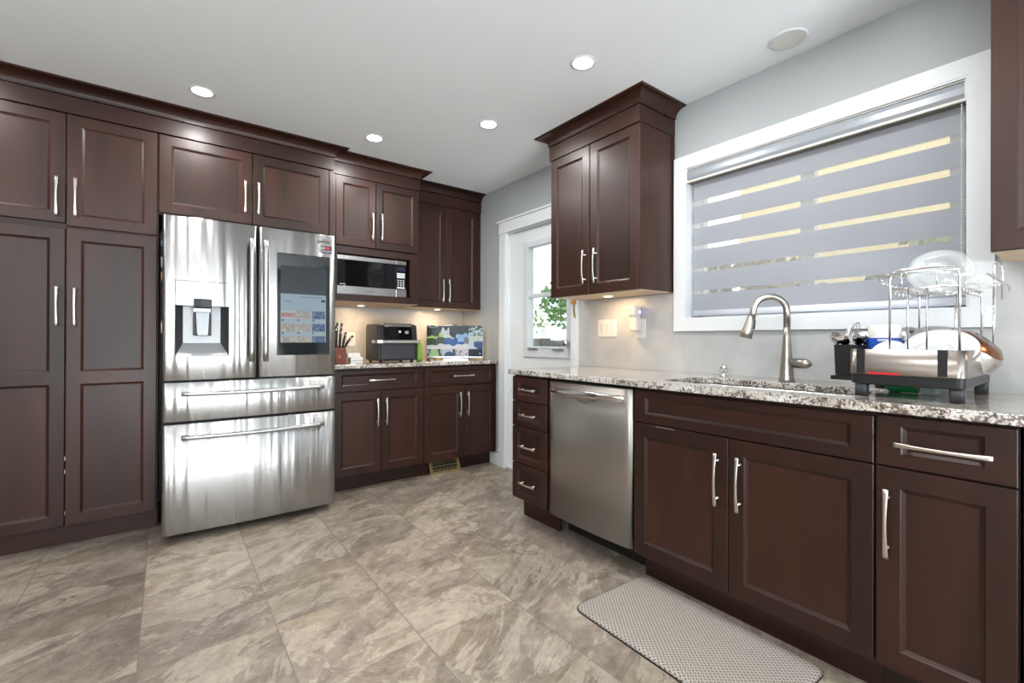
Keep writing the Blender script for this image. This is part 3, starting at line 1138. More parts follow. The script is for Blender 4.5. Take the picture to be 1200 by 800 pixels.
b.box((fx0 + 0.05, y0 + 0.006, 1.462), (fx1 - 0.03, y1, 1.492))
b.box((fx0 + 0.05, y0 + 0.004, 1.050), (fx1 - 0.03, y0 - 0.004, 1.060))
wfm = b.build('window_frame', plain('door_window_frame', srgb(206, 212, 216), 0.45, noise=0.02), dr, bevel=0.002)
b = MB()
for xa in (fx0 + 0.065, fx1 - 0.175):
    b.box((xa, y0 - 0.012, 1.036), (xa + 0.12, y0, 1.046))
b.build('finger_lift', NICKEL, wfm)
MB().box((fx0 + 0.04, 0.02, 1.05), (fx1 - 0.02, 0.024, 1.89)).build('pane', PANE, wfm)
kx = DW - 0.06
b = MB()
b.lathe([(0.030, 0.0), (0.030, -0.006), (0.012, -0.012), (0.012, -0.035), (0.026, -0.048), (0.028, -0.060), (0.018, -0.070), (0.0, -0.072)], (kx, 0, 1.095), 20, 'y', cap=False)
b.build('door_knob', CHROME, dr)
MB().lathe([(0.014, 0.0), (0.014, -0.008), (0.0, -0.012)], (DW - 0.03, 0, 0.965), 16, 'y', cap=False).build('latch_bolt', NICKEL, dr)
# coat hooks on the glass and hanging key
hk = empty('hook_rail', (XR + 0.012, 2.63, 1.445), RZ, 'small black hooks on the back door glass, below the cabinet', 'hooks')
b = MB().box((-0.03, -0.004, 0.0), (0.13, 0.004, 0.012))
for x in (0.02, 0.06, 0.10):
    b.tube([(x, 0, 0.004), (x, -0.006, -0.03), (x, -0.016, -0.045), (x, -0.022, -0.034)], 0.003, 6)
b.build('hook', BLACKPL, hk)
ky = empty('key_fob', (XR - 0.024, 2.372, 1.375), RZ, 'brass key on a ring hanging on the door casing', 'key')
MB().box((-0.022, -0.008, 0.0), (0.022, 0.003, 0.03)).build('tag_plate', plain('amber_fob', srgb(190, 140, 60), 0.4, noise=0.2), ky, bevel=0.003)
MB().tube([(0.0, 0, 0.0), (0.004, -0.004, -0.04), (0.012, -0.004, -0.09), (0.02, -0.004, -0.10)], [0.004, 0.006, 0.006, 0.003], 8).build('key', BRASS, ky)

# ------------------------------------------------------------------ window over the sink
wc = empty('window_1', (XR, WY1, 0), RZ, kind='structure')
ww = WY1 - WY0
b = MB()
o_ = 0.066
b.box((-o_, -0.020, WZ0 - o_), (0.0, 0.0, WZ1 + o_)).box((ww, -0.020, WZ0 - o_), (ww + o_, 0.0, WZ1 + o_))
b.box((0, -0.020, WZ1), (ww, 0.0, WZ1 + o_)).box((0, -0.020, WZ0 - o_), (ww, 0.0, WZ0))
b.build('window_casing', WHITE, wc, merge=True)
b = MB()
b.box((0, -0.018, WZ0), (0.008, 0.145, WZ1)).box((ww - 0.008, -0.018, WZ0), (ww, 0.145, WZ1)).box((0.008, -0.018, WZ1 - 0.008), (ww - 0.008, 0.145, WZ1)).box((0.008, -0.018, WZ0), (ww - 0.008, 0.145, WZ0 + 0.010))
b.build('window_reveal', WHITE, wc)
b = MB()
yy0, yy1 = 0.090, 0.135
sx = lambda Y: WY1 - Y
b.box((0.008, yy0, WZ0 + 0.01), (sx(1.440), yy1, WZ1 - 0.008)).box((sx(0.405), yy0, WZ0 + 0.01), (ww - 0.008, yy1, WZ1 - 0.008))
b.box((sx(0.938), yy0, WZ0 + 0.01), (sx(0.877), yy1, WZ1 - 0.008))
b.box((0.008, yy0, WZ1 - 0.06), (ww - 0.008, yy1, WZ1 - 0.008)).box((0.008, yy0, WZ0 + 0.01), (ww - 0.008, yy1, WZ0 + 0.06))
b.build('window_frame', WHITE, wc)
MB().box((0.03, 0.112, WZ0 + 0.03), (ww - 0.03, 0.116, WZ1 - 0.03)).build('pane', PANE, wc)

# zebra blind
bl = empty('zebra_blind', (XR, WY1 - 0.009, 0), RZ, 'white and grey striped zebra roller blind covering the sink window', 'blind')
bw = ww - 0.018
b = MB()
prof = [(0.004, 2.085), (-0.008, 2.080), (-0.013, 2.06), (-0.013, 2.035), (-0.008, 2.020), (0.004, 2.014), (0.07, 2.014), (0.07, 2.085)]
b.loft([[(x, y, z) for y, z in prof] for x in (0.002, bw - 0.002)], True, True, False)
b.build('cassette', plain('satin_grey_cassette', srgb(160, 166, 172), 0.25, 0.25, noise=0.03), bl, bevel=0.002)
b = MB()
b.box((0.0, -0.015, 2.007), (bw, -0.004, 2.017)).box((0.0, -0.010, 2.083), (bw, 0.07, 2.088))
b.box((-0.0, -0.014, 2.007), (0.004, 0.07, 2.088)).box((bw - 0.004, -0.014, 2.007), (bw, 0.07, 2.088))
b.build('cassette_trim', WHITEPL, bl)
MB().box((0.004, -0.004, 2.007), (bw - 0.004, 0.07, 2.0135)).build('cassette_underside', plain('underside_painted_shade', srgb(128, 122, 112), 0.6, noise=0.05), bl)  # dark taupe paints in the shade under the cassette
cuts = [1.876, 1.906, 1.750, 1.779, 1.627, 1.651, 1.501, 1.522, 1.378, 1.397]
edges = [2.005, 1.906, 1.876, 1.779, 1.750, 1.651, 1.627, 1.522, 1.501, 1.397, 1.378, 1.285]
bands, sheer = MB(), MB()
yf = 0.030
x0, x1 = 0.022, bw - 0.008
for i in range(0, len(edges) - 1):
    t = sheer if i % 2 else bands
    t.box((x0, yf, edges[i + 1]), (x1, yf + 0.0008, edges[i]))
bands.build('fabric_band', BANDM, bl)
sheer.build('sheer_mesh', SHEER, bl)
# second, rear layer of the loop, its bands behind the front ones
rear = MB()
for i in range(0, len(edges) - 1, 2):
    if i in (0, 10):
        rear.box((x0, yf + 0.022, edges[i + 1] + 0.006), (x1, yf + 0.0228, edges[i]))
    else:
        rear.box((x0, yf + 0.022, edges[i + 1] + 0.004), (x1, yf + 0.0228, edges[i] - 0.030))
rear.build('rear_band', BANDM, bl)
b = MB()
ring = [(yf + 0.011 + 0.014 * math.cos(a), 1.272 + 0.019 * math.sin(a)) for a in [2 * PI * k / 16 for k in range(16)]]
b.loft([[(x, y, z) for y, z in ring] for x in (x0 - 0.004, x1 + 0.004)], True, True, True)
b.build('bottom_rail', plain('cool_white_rail', srgb(218, 222, 231), 0.4, noise=0.02), bl)
b = MB()
for i in range(74):
    z = 2.00 - i * 0.0095
    for dy in (0.0, 0.012):
        b.lathe([(0.0, -0.003), (0.003, -0.0015), (0.003, 0.0015), (0.0, 0.003)], (bw - 0.014, -0.002 + dy, z), 6, cap=False)
ch = b.build('bead_chain', WHITEPL, bl)
ch['kind'] = 'stuff'

# ------------------------------------------------------------------ refrigerator
FY = 3.085
fr = empty('refrigerator', (-0.015, FY, 0), 0, 'large stainless french door refrigerator with a touchscreen in its right door', 'refrigerator')
FW = 0.903
MB().box((0.006, 0.075, 0.03), (FW - 0.006, 0.86, 1.775)).build('body', plain('fridge_side_grey', srgb(70, 70, 72), 0.45, 0.3, noise=0.05), fr)
MB().box((0.02, 0.16, 0.0), (FW - 0.02, 0.22, 0.055)).build('kick_plate', DARKGAP, fr)


def bulge(x, xa, xb, bul, rad=0.020):
    u = (x - xa) / (xb - xa)
    y = -bul * (1 - (2 * u - 1) ** 2)
    e = min(x - xa, xb - x)
    if e < rad:
        y += rad - math.sqrt(max(0, rad * rad - (rad - e) ** 2))
    return y


def steel_front(name, xa, xb, za, zb, bul, hole=None, fullx=None, parent=fr, thick=0.07):
    fa, fb = fullx or (xa, xb)
    xs = set()
    N = 26
    for i in range(N + 1):
        xs.add(xa + (xb - xa) * i / N)
    for k in (0.0, 0.0012, 0.003, 0.006, 0.010, 0.015, 0.02):
        xs.add(xa + k)
        xs.add(xb - k)
    zs = {za, za + 0.004, zb - 0.004, zb}
    if hole:
        hx0, hz0, hx1, hz1 = hole
        xs |= {hx0, hx1}
        zs |= {hz0, hz1}
    xs, zs = sorted(xs), sorted(zs)
    b = MB()
    yv = lambda x, z: bulge(x, fa, fb, bul) + (0.004 if z in (za, zb) else 0.0)
    idx = {}
    V = []
    for i, x in enumerate(xs):
        for j, z in enumerate(zs):
            idx[i, j] = len(V)
            V.append((x, yv(x, z), z))
    Fc = []
    for i in range(len(xs) - 1):
        for j in range(len(zs) - 1):
            if hole and xs[i] >= hole[0] - 1e-9 and xs[i + 1] <= hole[2] + 1e-9 and zs[j] >= hole[1] - 1e-9 and zs[j + 1] <= hole[3] + 1e-9:
                continue
            Fc.append((idx[i, j], idx[i + 1, j], idx[i + 1, j + 1], idx[i, j + 1]))
    b._add(V, Fc, True)
    # edges back to the body
    ring = [(x, yv(x, za), za) for x in xs] + [(xs[-1], yv(xs[-1], z), z) for z in zs[1:-1]] + [(x, yv(x, zb), zb) for x in reversed(xs)] + [(xs[0], yv(xs[0], z), z) for z in reversed(zs[1:-1])]
    b.loft([ring, [(x, thick, z) for x, y, z in ring]], True, False, False)
    return b.build(name, STEEL, parent, merge=True)


SPL = 0.4525
dl = steel_front('door', 0.0, SPL - 0.0025, 0.889, 1.787, 0.007, hole=(0.057, 1.024, 0.304, 1.300))
dr2 = steel_front('door', SPL + 0.0025, FW, 0.889, 1.787, 0.007)
d3 = steel_front('drawer', 0.0, FW, 0.664, 0.880, 0.010)
d4 = steel_front('drawer', 0.0, FW, 0.052, 0.652, 0.010)
# dispenser recess
b = MB()
hx0, hz0, hx1, hz1 = 0.057, 1.024, 0.304, 1.300
f = [(hx0, -0.006, hz0), (hx1, -0.006, hz0), (hx1, -0.006, hz1), (hx0, -0.006, hz1)]
k = [(hx0 + 0.035, 0.060, hz0 + 0.07), (hx1 - 0.035, 0.060, hz0 + 0.07), (hx1 - 0.035, 0.060, hz1 - 0.0), (hx0 + 0.035, 0.060, hz1 - 0.0)]
b.mat(0)._add([f[0], f[1], k[1], k[0]], [(0, 1, 2, 3)], False)
b._add(k, [(0, 1, 2, 3)], False)
b.mat(1)._add([f[1], f[2], k[2], k[1]], [(0, 1, 2, 3)], False)._add([f[3], f[0], k[0], k[3]], [(0, 1, 2, 3)], False)._add([f[2], f[3], k[3], k[2]], [(0, 1, 2, 3)], False)
b.build('dispenser_recess', [STEELD, DKGREY], dl)
b = MB()
for a0, a1 in (((hx0 - 0.002, -0.0085, 1.0215), (hx1 + 0.002, 0, hz0)), ((hx0 - 0.002, -0.0085, 1.0215), (hx0, 0, 1.437)), ((hx1, -0.0085, 1.0215), (hx1 + 0.002, 0, 1.437)), ((hx0 - 0.002, -0.0085, 1.435), (hx1 + 0.002, 0, 1.437)), ((hx0, -0.0085, 1.2995), (hx1, 0, 1.3015))):
    b.box(a0, a1)
b.build('dispenser_outline', DKGREY, dl)
b = MB()
b.box((0.138, -0.016, 1.290), (0.222, 0.05, 1.340))
b.build('dispenser_display', BLACKGL, dl, bevel=0.004)
b = MB().box((0.134, -0.020, 1.262), (0.220, 0.045, 1.289))
b.build('nozzle_ring', CHROME, dl, bevel=0.006)
b = MB()
rings = []
for z, hw in ((1.262, 0.036), (1.22, 0.034), (1.15, 0.030), (1.138, 0.027)):
    rings.append([(0.180 + sx_ * hw, yy, z) for sx_, yy in ((-1, 0.01), (-0.85, -0.008), (0.85, -0.008), (1, 0.01), (0.9, 0.03), (-0.9, 0.03))])
b.loft(rings, True, True, False)
b.build('dispenser_lever', plain('lever_steel', srgb(120, 122, 124), 0.3, 0.8, noise=0.05), dl)
MB().box((0.138, 0.012, 1.135), (0.222, 0.04, 1.262)).build('lever_guard', BLACKPL, dl, bevel=0.004)
# door handles: flat bars with end posts
b = MB()
for x, par in ((0.417, dl), (0.489, dr2)):
    b = MB()
    rings = []
    for i in range(13):
        t = -1 + 2 * i / 12
        y = -0.044 - 0.010 * (1 - t * t)
        z = 1.343 + 0.358 * t
        rings.append([(x + 0.0145 * a, y + 0.007 * c_, z) for a, c_ in ((-1, 0.5), (-0.7, -0.6), (0, -1), (0.7, -0.6), (1, 0.5), (0.8, 1), (-0.8, 1))])
    b.loft(rings, True, True, True)
    for s in (-1, 1):
        b.box((x - 0.010, -0.042, 1.343 + s * 0.34 - 0.012), (x + 0.010, -0.002, 1.343 + s * 0.34 + 0.012))
    b.build('handle', STEELH, par)
for z, par in ((0.822, d3), (0.585, d4)):
    b = MB()
    rings = []
    for i in range(25):
        t = -1 + 2 * i / 24
        y = -0.044 - 0.012 * (1 - t * t)
        x = 0.4515 + 0.368 * t
        rings.append([(x, y + 0.008 * math.cos(a), z - 0.004 - 0.004 * (1 - t * t) + 0.0115 * math.sin(a)) for a in [2 * PI * q / 10 for q in range(10)]])
    b.loft(rings)
    for s in (-1, 1):
        b.box((0.4515 + s * 0.350 - 0.016, -0.044, z - 0.013), (0.4515 + s * 0.350 + 0.016, -0.001, z + 0.005))
    b.build('handle', STEELH, par)


# touchscreen
def pic_grid(name, w, h, nx, ny, fn, mat, parent, loc, rot=(0, 0, 0)):
    """A lit screen: one flat picture as coloured cells in the x-z plane, facing -y."""
    vs = [(w * i / nx, 0, h * j / ny) for j in range(ny + 1) for i in range(nx + 1)]
    fs = [(j * (nx + 1) + i, j * (nx + 1) + i + 1, (j + 1) * (nx + 1) + i + 1, (j + 1) * (nx + 1) + i) for j in range(ny) for i in range(nx)]
    me = bpy.data.meshes.new(name)
    me.from_pydata(vs, [], fs)
    ca = me.color_attributes.new('pic', 'FLOAT_COLOR', 'CORNER')
    k = 0
    for j in range(ny):
        for i in range(nx):
            c = srgb(*fn((i + 0.5) / nx, 1 - (j + 0.5) / ny))
            for _ in range(4):
                ca.data[k].color = c
                k += 1
    me.materials.append(mat)
    o = bpy.data.objects.new(name, me)
    COL.objects.link(o)
    o.parent = parent
    o.location = loc
    o.rotation_euler = rot
    return o


def h2(i, j, s=0):
    v = math.sin(i * 127.1 + j * 311.7 + s * 74.7) * 43758.5453
    return v - math.floor(v)


def ui(u, v):
    if v < 0.36:
        return (70 + 50 * v, 76 + 50 * v, 80 + 50 * v)
    if v < 0.58:
        if 0.88 < u < 0.99 and 0.43 < v < 0.46:
            return (70, 80, 92)
        if 0.10 < u < 0.22 and 0.455 < v < 0.465 or 0.40 < u < 0.9 and 0.395 < v < 0.402:
            return (140, 155, 168)
        return (176, 200, 214)
    r = int((v - 0.58) / 0.167)
    fv = (v - 0.58) / 0.167 - r
    c = int(u * 3)
    fu = u * 3 - c
    if 0.06 < fu < 0.94 and 0.04 < fv < 0.62:
        q = h2(int(u * 33), int(v * 40), r)
        if c == 2:
            return (84 + 60 * q, 104 + 60 * q, 136 + 60 * q)
        if r == 0 and c == 0:
            return (200, 120 + 70 * q, 120 + 70 * q) if 0.2 < fv < 0.5 else (206, 212, 214)
        return (176 + 40 * q, 172 + 36 * q, 164 + 40 * q) if c else (160 + 60 * q, 168 + 40 * q, 158 + 40 * q)
    if 0.06 < fu < 0.2 and 0.70 < fv < 0.80:
        return (120, 134, 146)
    return (186, 204, 214)


MB().box((0.5535, -0.0095, 1.019), (0.861, 0.0, 1.644)).build('screen_glass', BLACKGL, dr2, bevel=0.002)
pic_grid('screen_display', 0.265, 0.472, 54, 96, ui, UIM, dr2, (0.572, -0.0102, 1.096))
text_part('brand_lettering', 'SAMSUNG', 0.020, INK, dr2, (0.829, -0.0075, 1.741), (PI / 2, 0, 0), width=0.082)
b = MB().box((0.807, -0.0062, 1.672), (0.873, -0.001, 1.716))
st = b.build('sticker', plain('black_sticker', srgb(40, 42, 50), 0.4, noise=0.05), dr2)
st['label'] = 'black and red sticker below the brand lettering'
b = MB().box((0.831, -0.0066, 1.694), (0.858, -0.006, 1.710))
b.mat(1).lathe([(0.0055, -0.0067), (0.0085, -0.0067)], (0.819, 0, 1.702), 20, 'y', cap=False)
b.mat(2).box((0.811, -0.0066, 1.677), (0.869, -0.006, 1.686))
b.build('sticker_mark', [RED, WHITEPL, plain('grey_print', srgb(130, 134, 140), 0.5, noise=0.2)], st)

# magnets on the fridge side
MAGS = [((3.17, 1.64), 0.05, 0.03, srgb(120, 170, 190), 'pale blue fridge magnet, highest on the fridge side by the pantry'),
        ((3.20, 1.54), 0.05, 0.055, srgb(190, 205, 215), 'white and blue fridge magnet on the fridge side, below the pale blue one'),
        ((3.18, 1.46), 0.05, 0.045, srgb(200, 150, 90), 'tan fridge magnet in the middle of the fridge side'),
        ((3.19, 1.37), 0.05, 0.035, srgb(110, 40, 36), 'dark red fridge magnet on the fridge side'),
        ((3.18, 1.18), 0.045, 0.06, srgb(214, 190, 180), 'pinkish white fridge magnet, lowest on the fridge side')]
for (y, z), s_, h_, c_, lab in MAGS:
    b = MB()
    ring = [(y + s_ / 2 * math.cos(a), z + h_ / 2 * math.sin(a) * (1 + 0.2 * math.cos(3 * a))) for a in [2 * PI * q / 12 for q in range(12)]]
    b.loft([[(-0.0095, y_, z_) for y_, z_ in ring], [(-0.020, y_, z_) for y_, z_ in ring]], True, True, False)
    tag(b.build('fridge_magnet', plain('magnet_paint', c_, 0.4, noise=0.4, nscale=60)), lab, 'magnet', 'fridge magnets')

# ------------------------------------------------------------------ microwave
MWX0, MWX1, MWZ0, MWZ1 = 0.994, 1.535, 1.4505, 1.737
mw = empty('microwave', (MWX0, MF + 0.022, MWZ0), 0, 'stainless and black microwave oven in the cabinet niche right of the fridge', 'microwave')
ww_, hh = MWX1 - MWX0, MWZ1 - MWZ0
MB().box((0.004, 0.012, 0.004), (ww_ - 0.004, 0.40, hh - 0.002)).build('body', BLACKPL, mw)
mwd = MB().box((0, 0, 0.062), (0.452, 0.014, hh - 0.032)).build('door', BLACKGL, mw, bevel=0.002)
MB().box((0, -0.003, 0.0), (0.452, 0.013, 0.060)).build('lower_strip', STEELP, mwd, bevel=0.002)
MB().box((0, -0.003, hh - 0.032), (0.452, 0.013, hh)).build('upper_strip', STEELP, mwd, bevel=0.002)
text_part('brand_lettering', 'Panasonic', 0.02, INK, mwd, (0.245, -0.0036, 0.030), (PI / 2, 0, 0), width=0.062)
MB().box((0.02, -0.0015, 0.070), (0.062, 0.0005, 0.076)).build('small_lettering', plain('pale_print', srgb(170, 172, 175), 0.5, noise=0.2), mwd)
cp = MB().box((0.4535, 0, 0.062), (ww_, 0.014, hh - 0.032)).build('control_panel', BLACKGL, mw, bevel=0.002)
MB().box((0.4535, -0.003, 0.0), (ww_, 0.013, 0.060)).build('panel_strip', STEELP, cp, bevel=0.002)
MB().box((0.4535, -0.003, hh - 0.032), (ww_, 0.013, hh)).build('panel_strip', STEELP, cp, bevel=0.002)
b = MB()
for z in (0.170, 0.184, 0.156):
    b.box((0.461, -0.0012, z - 0.005), (0.527, 0.0005, z + 0.005))
b.box((0.461, -0.0012, 0.068), (0.527, 0.0005, 0.079))
for r in range(4):
    for c in range(3):
        b.box((0.465 + c * 0.022, -0.0012, 0.088 + r * 0.014), (0.477 + c * 0.022, 0.0005, 0.094 + r * 0.014))
b.build('keypad', plain('keypad_white', srgb(205, 210, 215), 0.5, noise=0.05), cp)
MB().box((0.463, -0.001, 0.206), (0.525, 0.0005, 0.238)).build('display', plain('violet_black_display', srgb(36, 36, 56), 0.1, noise=0.1), cp)

# ------------------------------------------------------------------ left worktop items
ZC = 0.9345
af = empty('air_fryer', (1.330, 3.500, ZC), 0, 'black countertop air fryer oven with a silver band handle', 'air fryer')
b = MB()
# body: chamfered, slightly leaning front
prof = [(0.0, 0.012), (0.0, 0.150), (0.022, 0.296), (0.075, 0.308), (0.265, 0.308), (0.285, 0.285), (0.285, 0.012)]
b.loft([[(x, y, z) for y, z in prof] for x in (0.0, 0.335)], True, True, False)
b.build('body', BLACKPL, af, bevel=0.008)
b = MB()
b.box((0.022, -0.012, 0.022), (0.303, 0.01, 0.148))
bk = b.build('drawer', plain('graphite_drawer', srgb(58, 60, 66), 0.35, 0.2, noise=0.08), af, bevel=0.006)
b = MB()
pts = [(-0.018, 0.09), (-0.022, 0.02), (-0.016, -0.028), (0.02, -0.040), (0.305, -0.040), (0.341, -0.028), (0.347, 0.02), (0.345, 0.06)]
rings = []
for x, y in pts:
    rings.append((x, y))
inn = [(-0.012, 0.09), (-0.014, 0.02), (-0.008, -0.020), (0.022, -0.030), (0.303, -0.030), (0.333, -0.020), (0.339, 0.02), (0.338, 0.06)]
b.prism(rings + list(reversed(inn)), 0.152, 0.176)
b.box((0.03, -0.032, 0.155), (0.06, 0.002, 0.172)).box((0.265, -0.032, 0.155), (0.295, 0.002, 0.172))
b.build('handle', STEELP, bk, bevel=0.002)
b = MB()
gp = [(0.002, 0.180), (0.0205, 0.290)]
b._add([(0.045, gp[0][0] - 0.004, gp[0][1]), (0.285, gp[0][0] - 0.004, gp[0][1]), (0.285, gp[1][0] - 0.004, gp[1][1]), (0.045, gp[1][0] - 0.004, gp[1][1])], [(0, 1, 2, 3)], False)
b.build('control_panel', BLACKGL, af)
b = MB()
b.loft([[(x, y, z) for y, z in ((0.010, 0.284), (0.017, 0.302), (0.030, 0.3105), (0.090, 0.3115), (0.09, 0.300), (0.03, 0.296))] for x in (0.050, 0.285)], True, True, False)
b.build('top_band', STEELP, af)
b = MB()
b.lathe([(0.0, -0.008), (0.009, -0.007), (0.010, 0.006)], (0.180, 0.007, 0.243), 20, 'y', cap=False)
b.build('dial', WHITEPL, af)
b = MB().box((0.226, -0.002, 0.228), (0.252, 0.012, 0.250))
b.build('display', emit_mat('small_lit_display', (0.8, 0.85, 0.9, 1), 0.35), af)
b = MB()
for x in (0.03, 0.295):
    for y in (0.03, 0.25):
        b.lathe([(0.014, 0.0), (0.014, 0.014)], (x, y, 0), 12)
b.build('foot', BLACKPL, af)

# knife block with knives
kb = empty('knife_block', (0.978, 3.40, ZC), 0, 'small reddish brown wooden knife block beside the fridge', 'knife block')
MB().loft([[(0.0, 0.0, 0.0), (0.082, 0.0, 0.0), (0.082, 0.10, 0.0), (0.0, 0.10, 0.0)], [(0.0, 0.02, 0.115), (0.080, 0.02, 0.115), (0.080, 0.12, 0.135), (0.0, 0.12, 0.135)]], True, True, False).build('block', TERRA, kb, bevel=0.004)
text_part('block_mark', 'G', 0.025, plain('pale_block_print', srgb(200, 150, 130), 0.5, noise=0.1), kb, (0.030, 0.0085, 0.055), (PI / 2 - 0.17, 0, 0))
KN = [((0.990, 3.45), 0.000, 0.262, 'dark handled knife standing in the block, nearest the fridge'),
      ((1.004, 3.48), 0.004, 0.285, 'tallest dark handled knife in the block, at its back left'),
      ((1.018, 3.45), 0.006, 0.236, 'dark handled knife with bright rivet in the middle of the block'),
      ((1.030, 3.48), 0.010, 0.283, 'tall dark handled knife at the back right of the block'),
      ((1.042, 3.45), 0.018, 0.215, 'short dark handled knife at the right of the block'),
      ((1.050, 3.44), 0.060, 0.190, 'slanting dark utensil at the right side of the knife block')]
for (x, y), lx, top, lab in KN:
    kn = empty('knife', (x, y, ZC + 0.118), 0, lab, 'knife', 'knives in the block')
    L = top - 0.10
    b = MB()
    b.tube([(0, 0, 0.0), (lx * 0.3, 0, L * 0.35), (lx * 0.6, -0.006, L * 0.7), (lx, -0.014, L)], [0.006, 0.009, 0.0075, 0.009], 10)
    b.build('handle', BLACKPL, kn)
    MB().lathe([(0.0, -0.0125), (0.008, -0.012), (0.008, 0.0)], (lx * 0.7, -0.008, L * 0.82), 12, 'y', cap=False).build('rivet', CHROME, kn)

# white boxes
wb = empty('white_box', (1.078, 3.42, ZC), 0, 'small white plastic box between knife block and air fryer', 'box')
b = MB().box((0.012, 0.0, 0.0), (0.105, 0.07, 0.048))
b.build('box', WHITEPL, wb, bevel=0.004)
MB().box((0.010, -0.002, 0.022), (0.107, 0.072, 0.026)).build('lid_seam', plain('grey_seam', srgb(150, 150, 150), 0.5, noise=0.1), wb)
wd = MB().box((1.072, 3.43, ZC + 0.0485), (1.166, 3.50, ZC + 0.078))
tag(wd.build('paper_pad', plain('pale_paper', srgb(225, 222, 214), 0.7, noise=0.05), bevel=0.003), 'pale pad lying on the white box by the air fryer', 'pad')
# green bottle behind the fryer
gb = empty('squeeze_bottle', (1.735, 3.62, ZC), 0, 'lime green bottle standing right behind the air fryer', 'bottle')
MB().lathe([(0.022, 0.0), (0.026, 0.01), (0.026, 0.12), (0.014, 0.145), (0.014, 0.155)], n=20).build('bottle', LIMEGL, gb)
MB().lathe([(0.017, 0.152), (0.017, 0.178), (0.0, 0.180)], n=16).build('cap', plain('yellow_cap', srgb(180, 175, 50), 0.4, noise=0.05), gb)


# monitor facing the camera
def cam_feed(u, v):
    n = lambda k, s=0: h2(int(u * k), int(v * k * 0.6), s)
    sm = lambda k, s=0: 0.5 * n(k, s) + 0.5 * n(k * 2.3, s + 1)
    if u > 0.745:                                   # right column of small views
        if v < 0.33:
            q = sm(22, 3)
            return (64, 78, 84) if v < 0.10 and q < 0.6 else ((60 + 60 * q, 96 + 60 * q, 70 + 50 * q) if q < 0.5 else (196, 210, 224))
        if v < 0.52:
            q = sm(20, 5)
            return (120, 150, 110) if q < 0.25 else (206, 216, 196 + 30 * q)
        if v < 0.76:
            return (62, 92, 140) if (u - 0.86) * 3 + (0.80 - v) * 2.2 > 0.24 and u > 0.84 else (210, 220, 232)
        return (226, 230, 232) if (0.94 < u < 0.96 and 0.89 < v < 0.93) else (44, 50, 60)
    if v > 0.76:                                    # lower strip: car interiors
        if u > 0.53:
            q = sm(26, 8)
            return (110, 96, 110) if q < 0.3 else (226, 214, 222)
        if 0.27 < u < 0.50:
            du, dv = (u - 0.40) / 0.11, (v - 1.02) / 0.20
            if du * du + dv * dv < 0.75:
                return (70, 98, 126)
            return (196, 208, 218) if u < 0.47 else (60, 72, 96)
        if 0.03 < u < 0.24:
            t = abs((u - 0.13) * 3) + (0.98 - v) * 0.4
            return (172, 204, 140) if t < 0.26 else (76, 90, 112)
        return (176, 204, 170) if sm(22, 1) > 0.4 else (70, 84, 104)
    edge = 0.05 * math.sin(u * 17) + 0.04 * math.sin(u * 41 + 1)
    if v < 0.31 + edge:                             # trees against a pale sky
        q = sm(34, 11)
        if 0.255 < u < 0.40 and v > 0.12 + 0.06 * math.sin(u * 60):
            return (214, 224, 230) if q > 0.3 else (150, 176, 160)
        if v < 0.07 and 0.02 < u < 0.2:
            return (170, 180, 186) if q > 0.55 else (50, 60, 66)
        return (26 + 40 * q, 36 + 44 * q, 36 + 36 * q)
    if 0.19 < u < 0.215 and v < 0.42 or 0.485 < u < 0.52 and v < 0.45:
        return (44, 46, 44)
    if v < 0.40 + edge * 0.4:
        if u < 0.30:
            return (188, 214, 132)
        if u > 0.54:
            return (150, 190, 232)
        return (216, 228, 214)
    if v < 0.62 + edge * 0.5:
        q = sm(40, 2)
        if u > 0.66:
            return (96 + 40 * q, 110 + 40 * q, 120 + 40 * q)
        if u > 0.31:
            return (160, 198, 234) if (u > 0.55 and v < 0.52) else (42 + 26 * q, 88 + 30 * q, 156 + 30 * q)
        return (58 + 24 * q, 76 + 26 * q, 54 + 20 * q)
    if v < 0.71:
        q = sm(30, 6)
        return (206 + 30 * q, 222, 196 + 40 * q) if u < 0.3 else (228, 232, 230)
    return (236, 230, 238)


mcx, mcy = 2.105, 3.655
mn = empty('monitor', (mcx, mcy, ZC), -YAW, 'slim silver monitor showing several security camera pictures', 'monitor')
MB().box((-0.258, 0.0, 0.012), (0.258, 0.022, 0.312)).build('case', plain('silver_bezel', srgb(196, 198, 202), 0.3, 0.6, noise=0.03), mn, bevel=0.003)
pic_grid('screen', 0.508, 0.280, 150, 84, cam_feed, SCREENM, mn, (-0.254, -0.0012, 0.029))
MB().box((-0.020, -0.004, 0.312), (0.020, 0.02, 0.320)).build('webcam', DKGREY, mn, bevel=0.002)
MB().box((-0.105, -0.02, 0.0), (0.125, 0.12, 0.010)).box((-0.03, 0.022, 0.008), (0.03, 0.04, 0.15)).build('stand', STEELP, mn, bevel=0.002)
b = MB().box((1.925, 3.690, ZC), (2.005, 3.735, ZC + 0.012))
tag(b.build('wood_strip', PINE, bevel=0.002), 'flat pale wooden strip on the worktop under the monitor, left end', 'wood strip')
b = MB().box((2.24, 3.475, ZC), (2.285, 3.515, ZC + 0.013))
tag(b.build('wood_cube', PINE, bevel=0.002), 'small pale wooden cube under the right end of the monitor', 'wood block')
b = MB().tube([(1.80, 3.60, ZC + 0.006), (1.84, 3.63, ZC + 0.012), (1.87, 3.69, ZC + 0.006), (1.90, 3.80, ZC + 0.006)], 0.006, 8)
tag(b.build('power_cord', BLACKPL), 'short dark cord on the worktop between air fryer and monitor', 'cord')


# wall plates
def outlet(loc, rz, label, cat='outlet', name='outlet'):
    o = empty(name, loc, rz, label, cat)
    return o


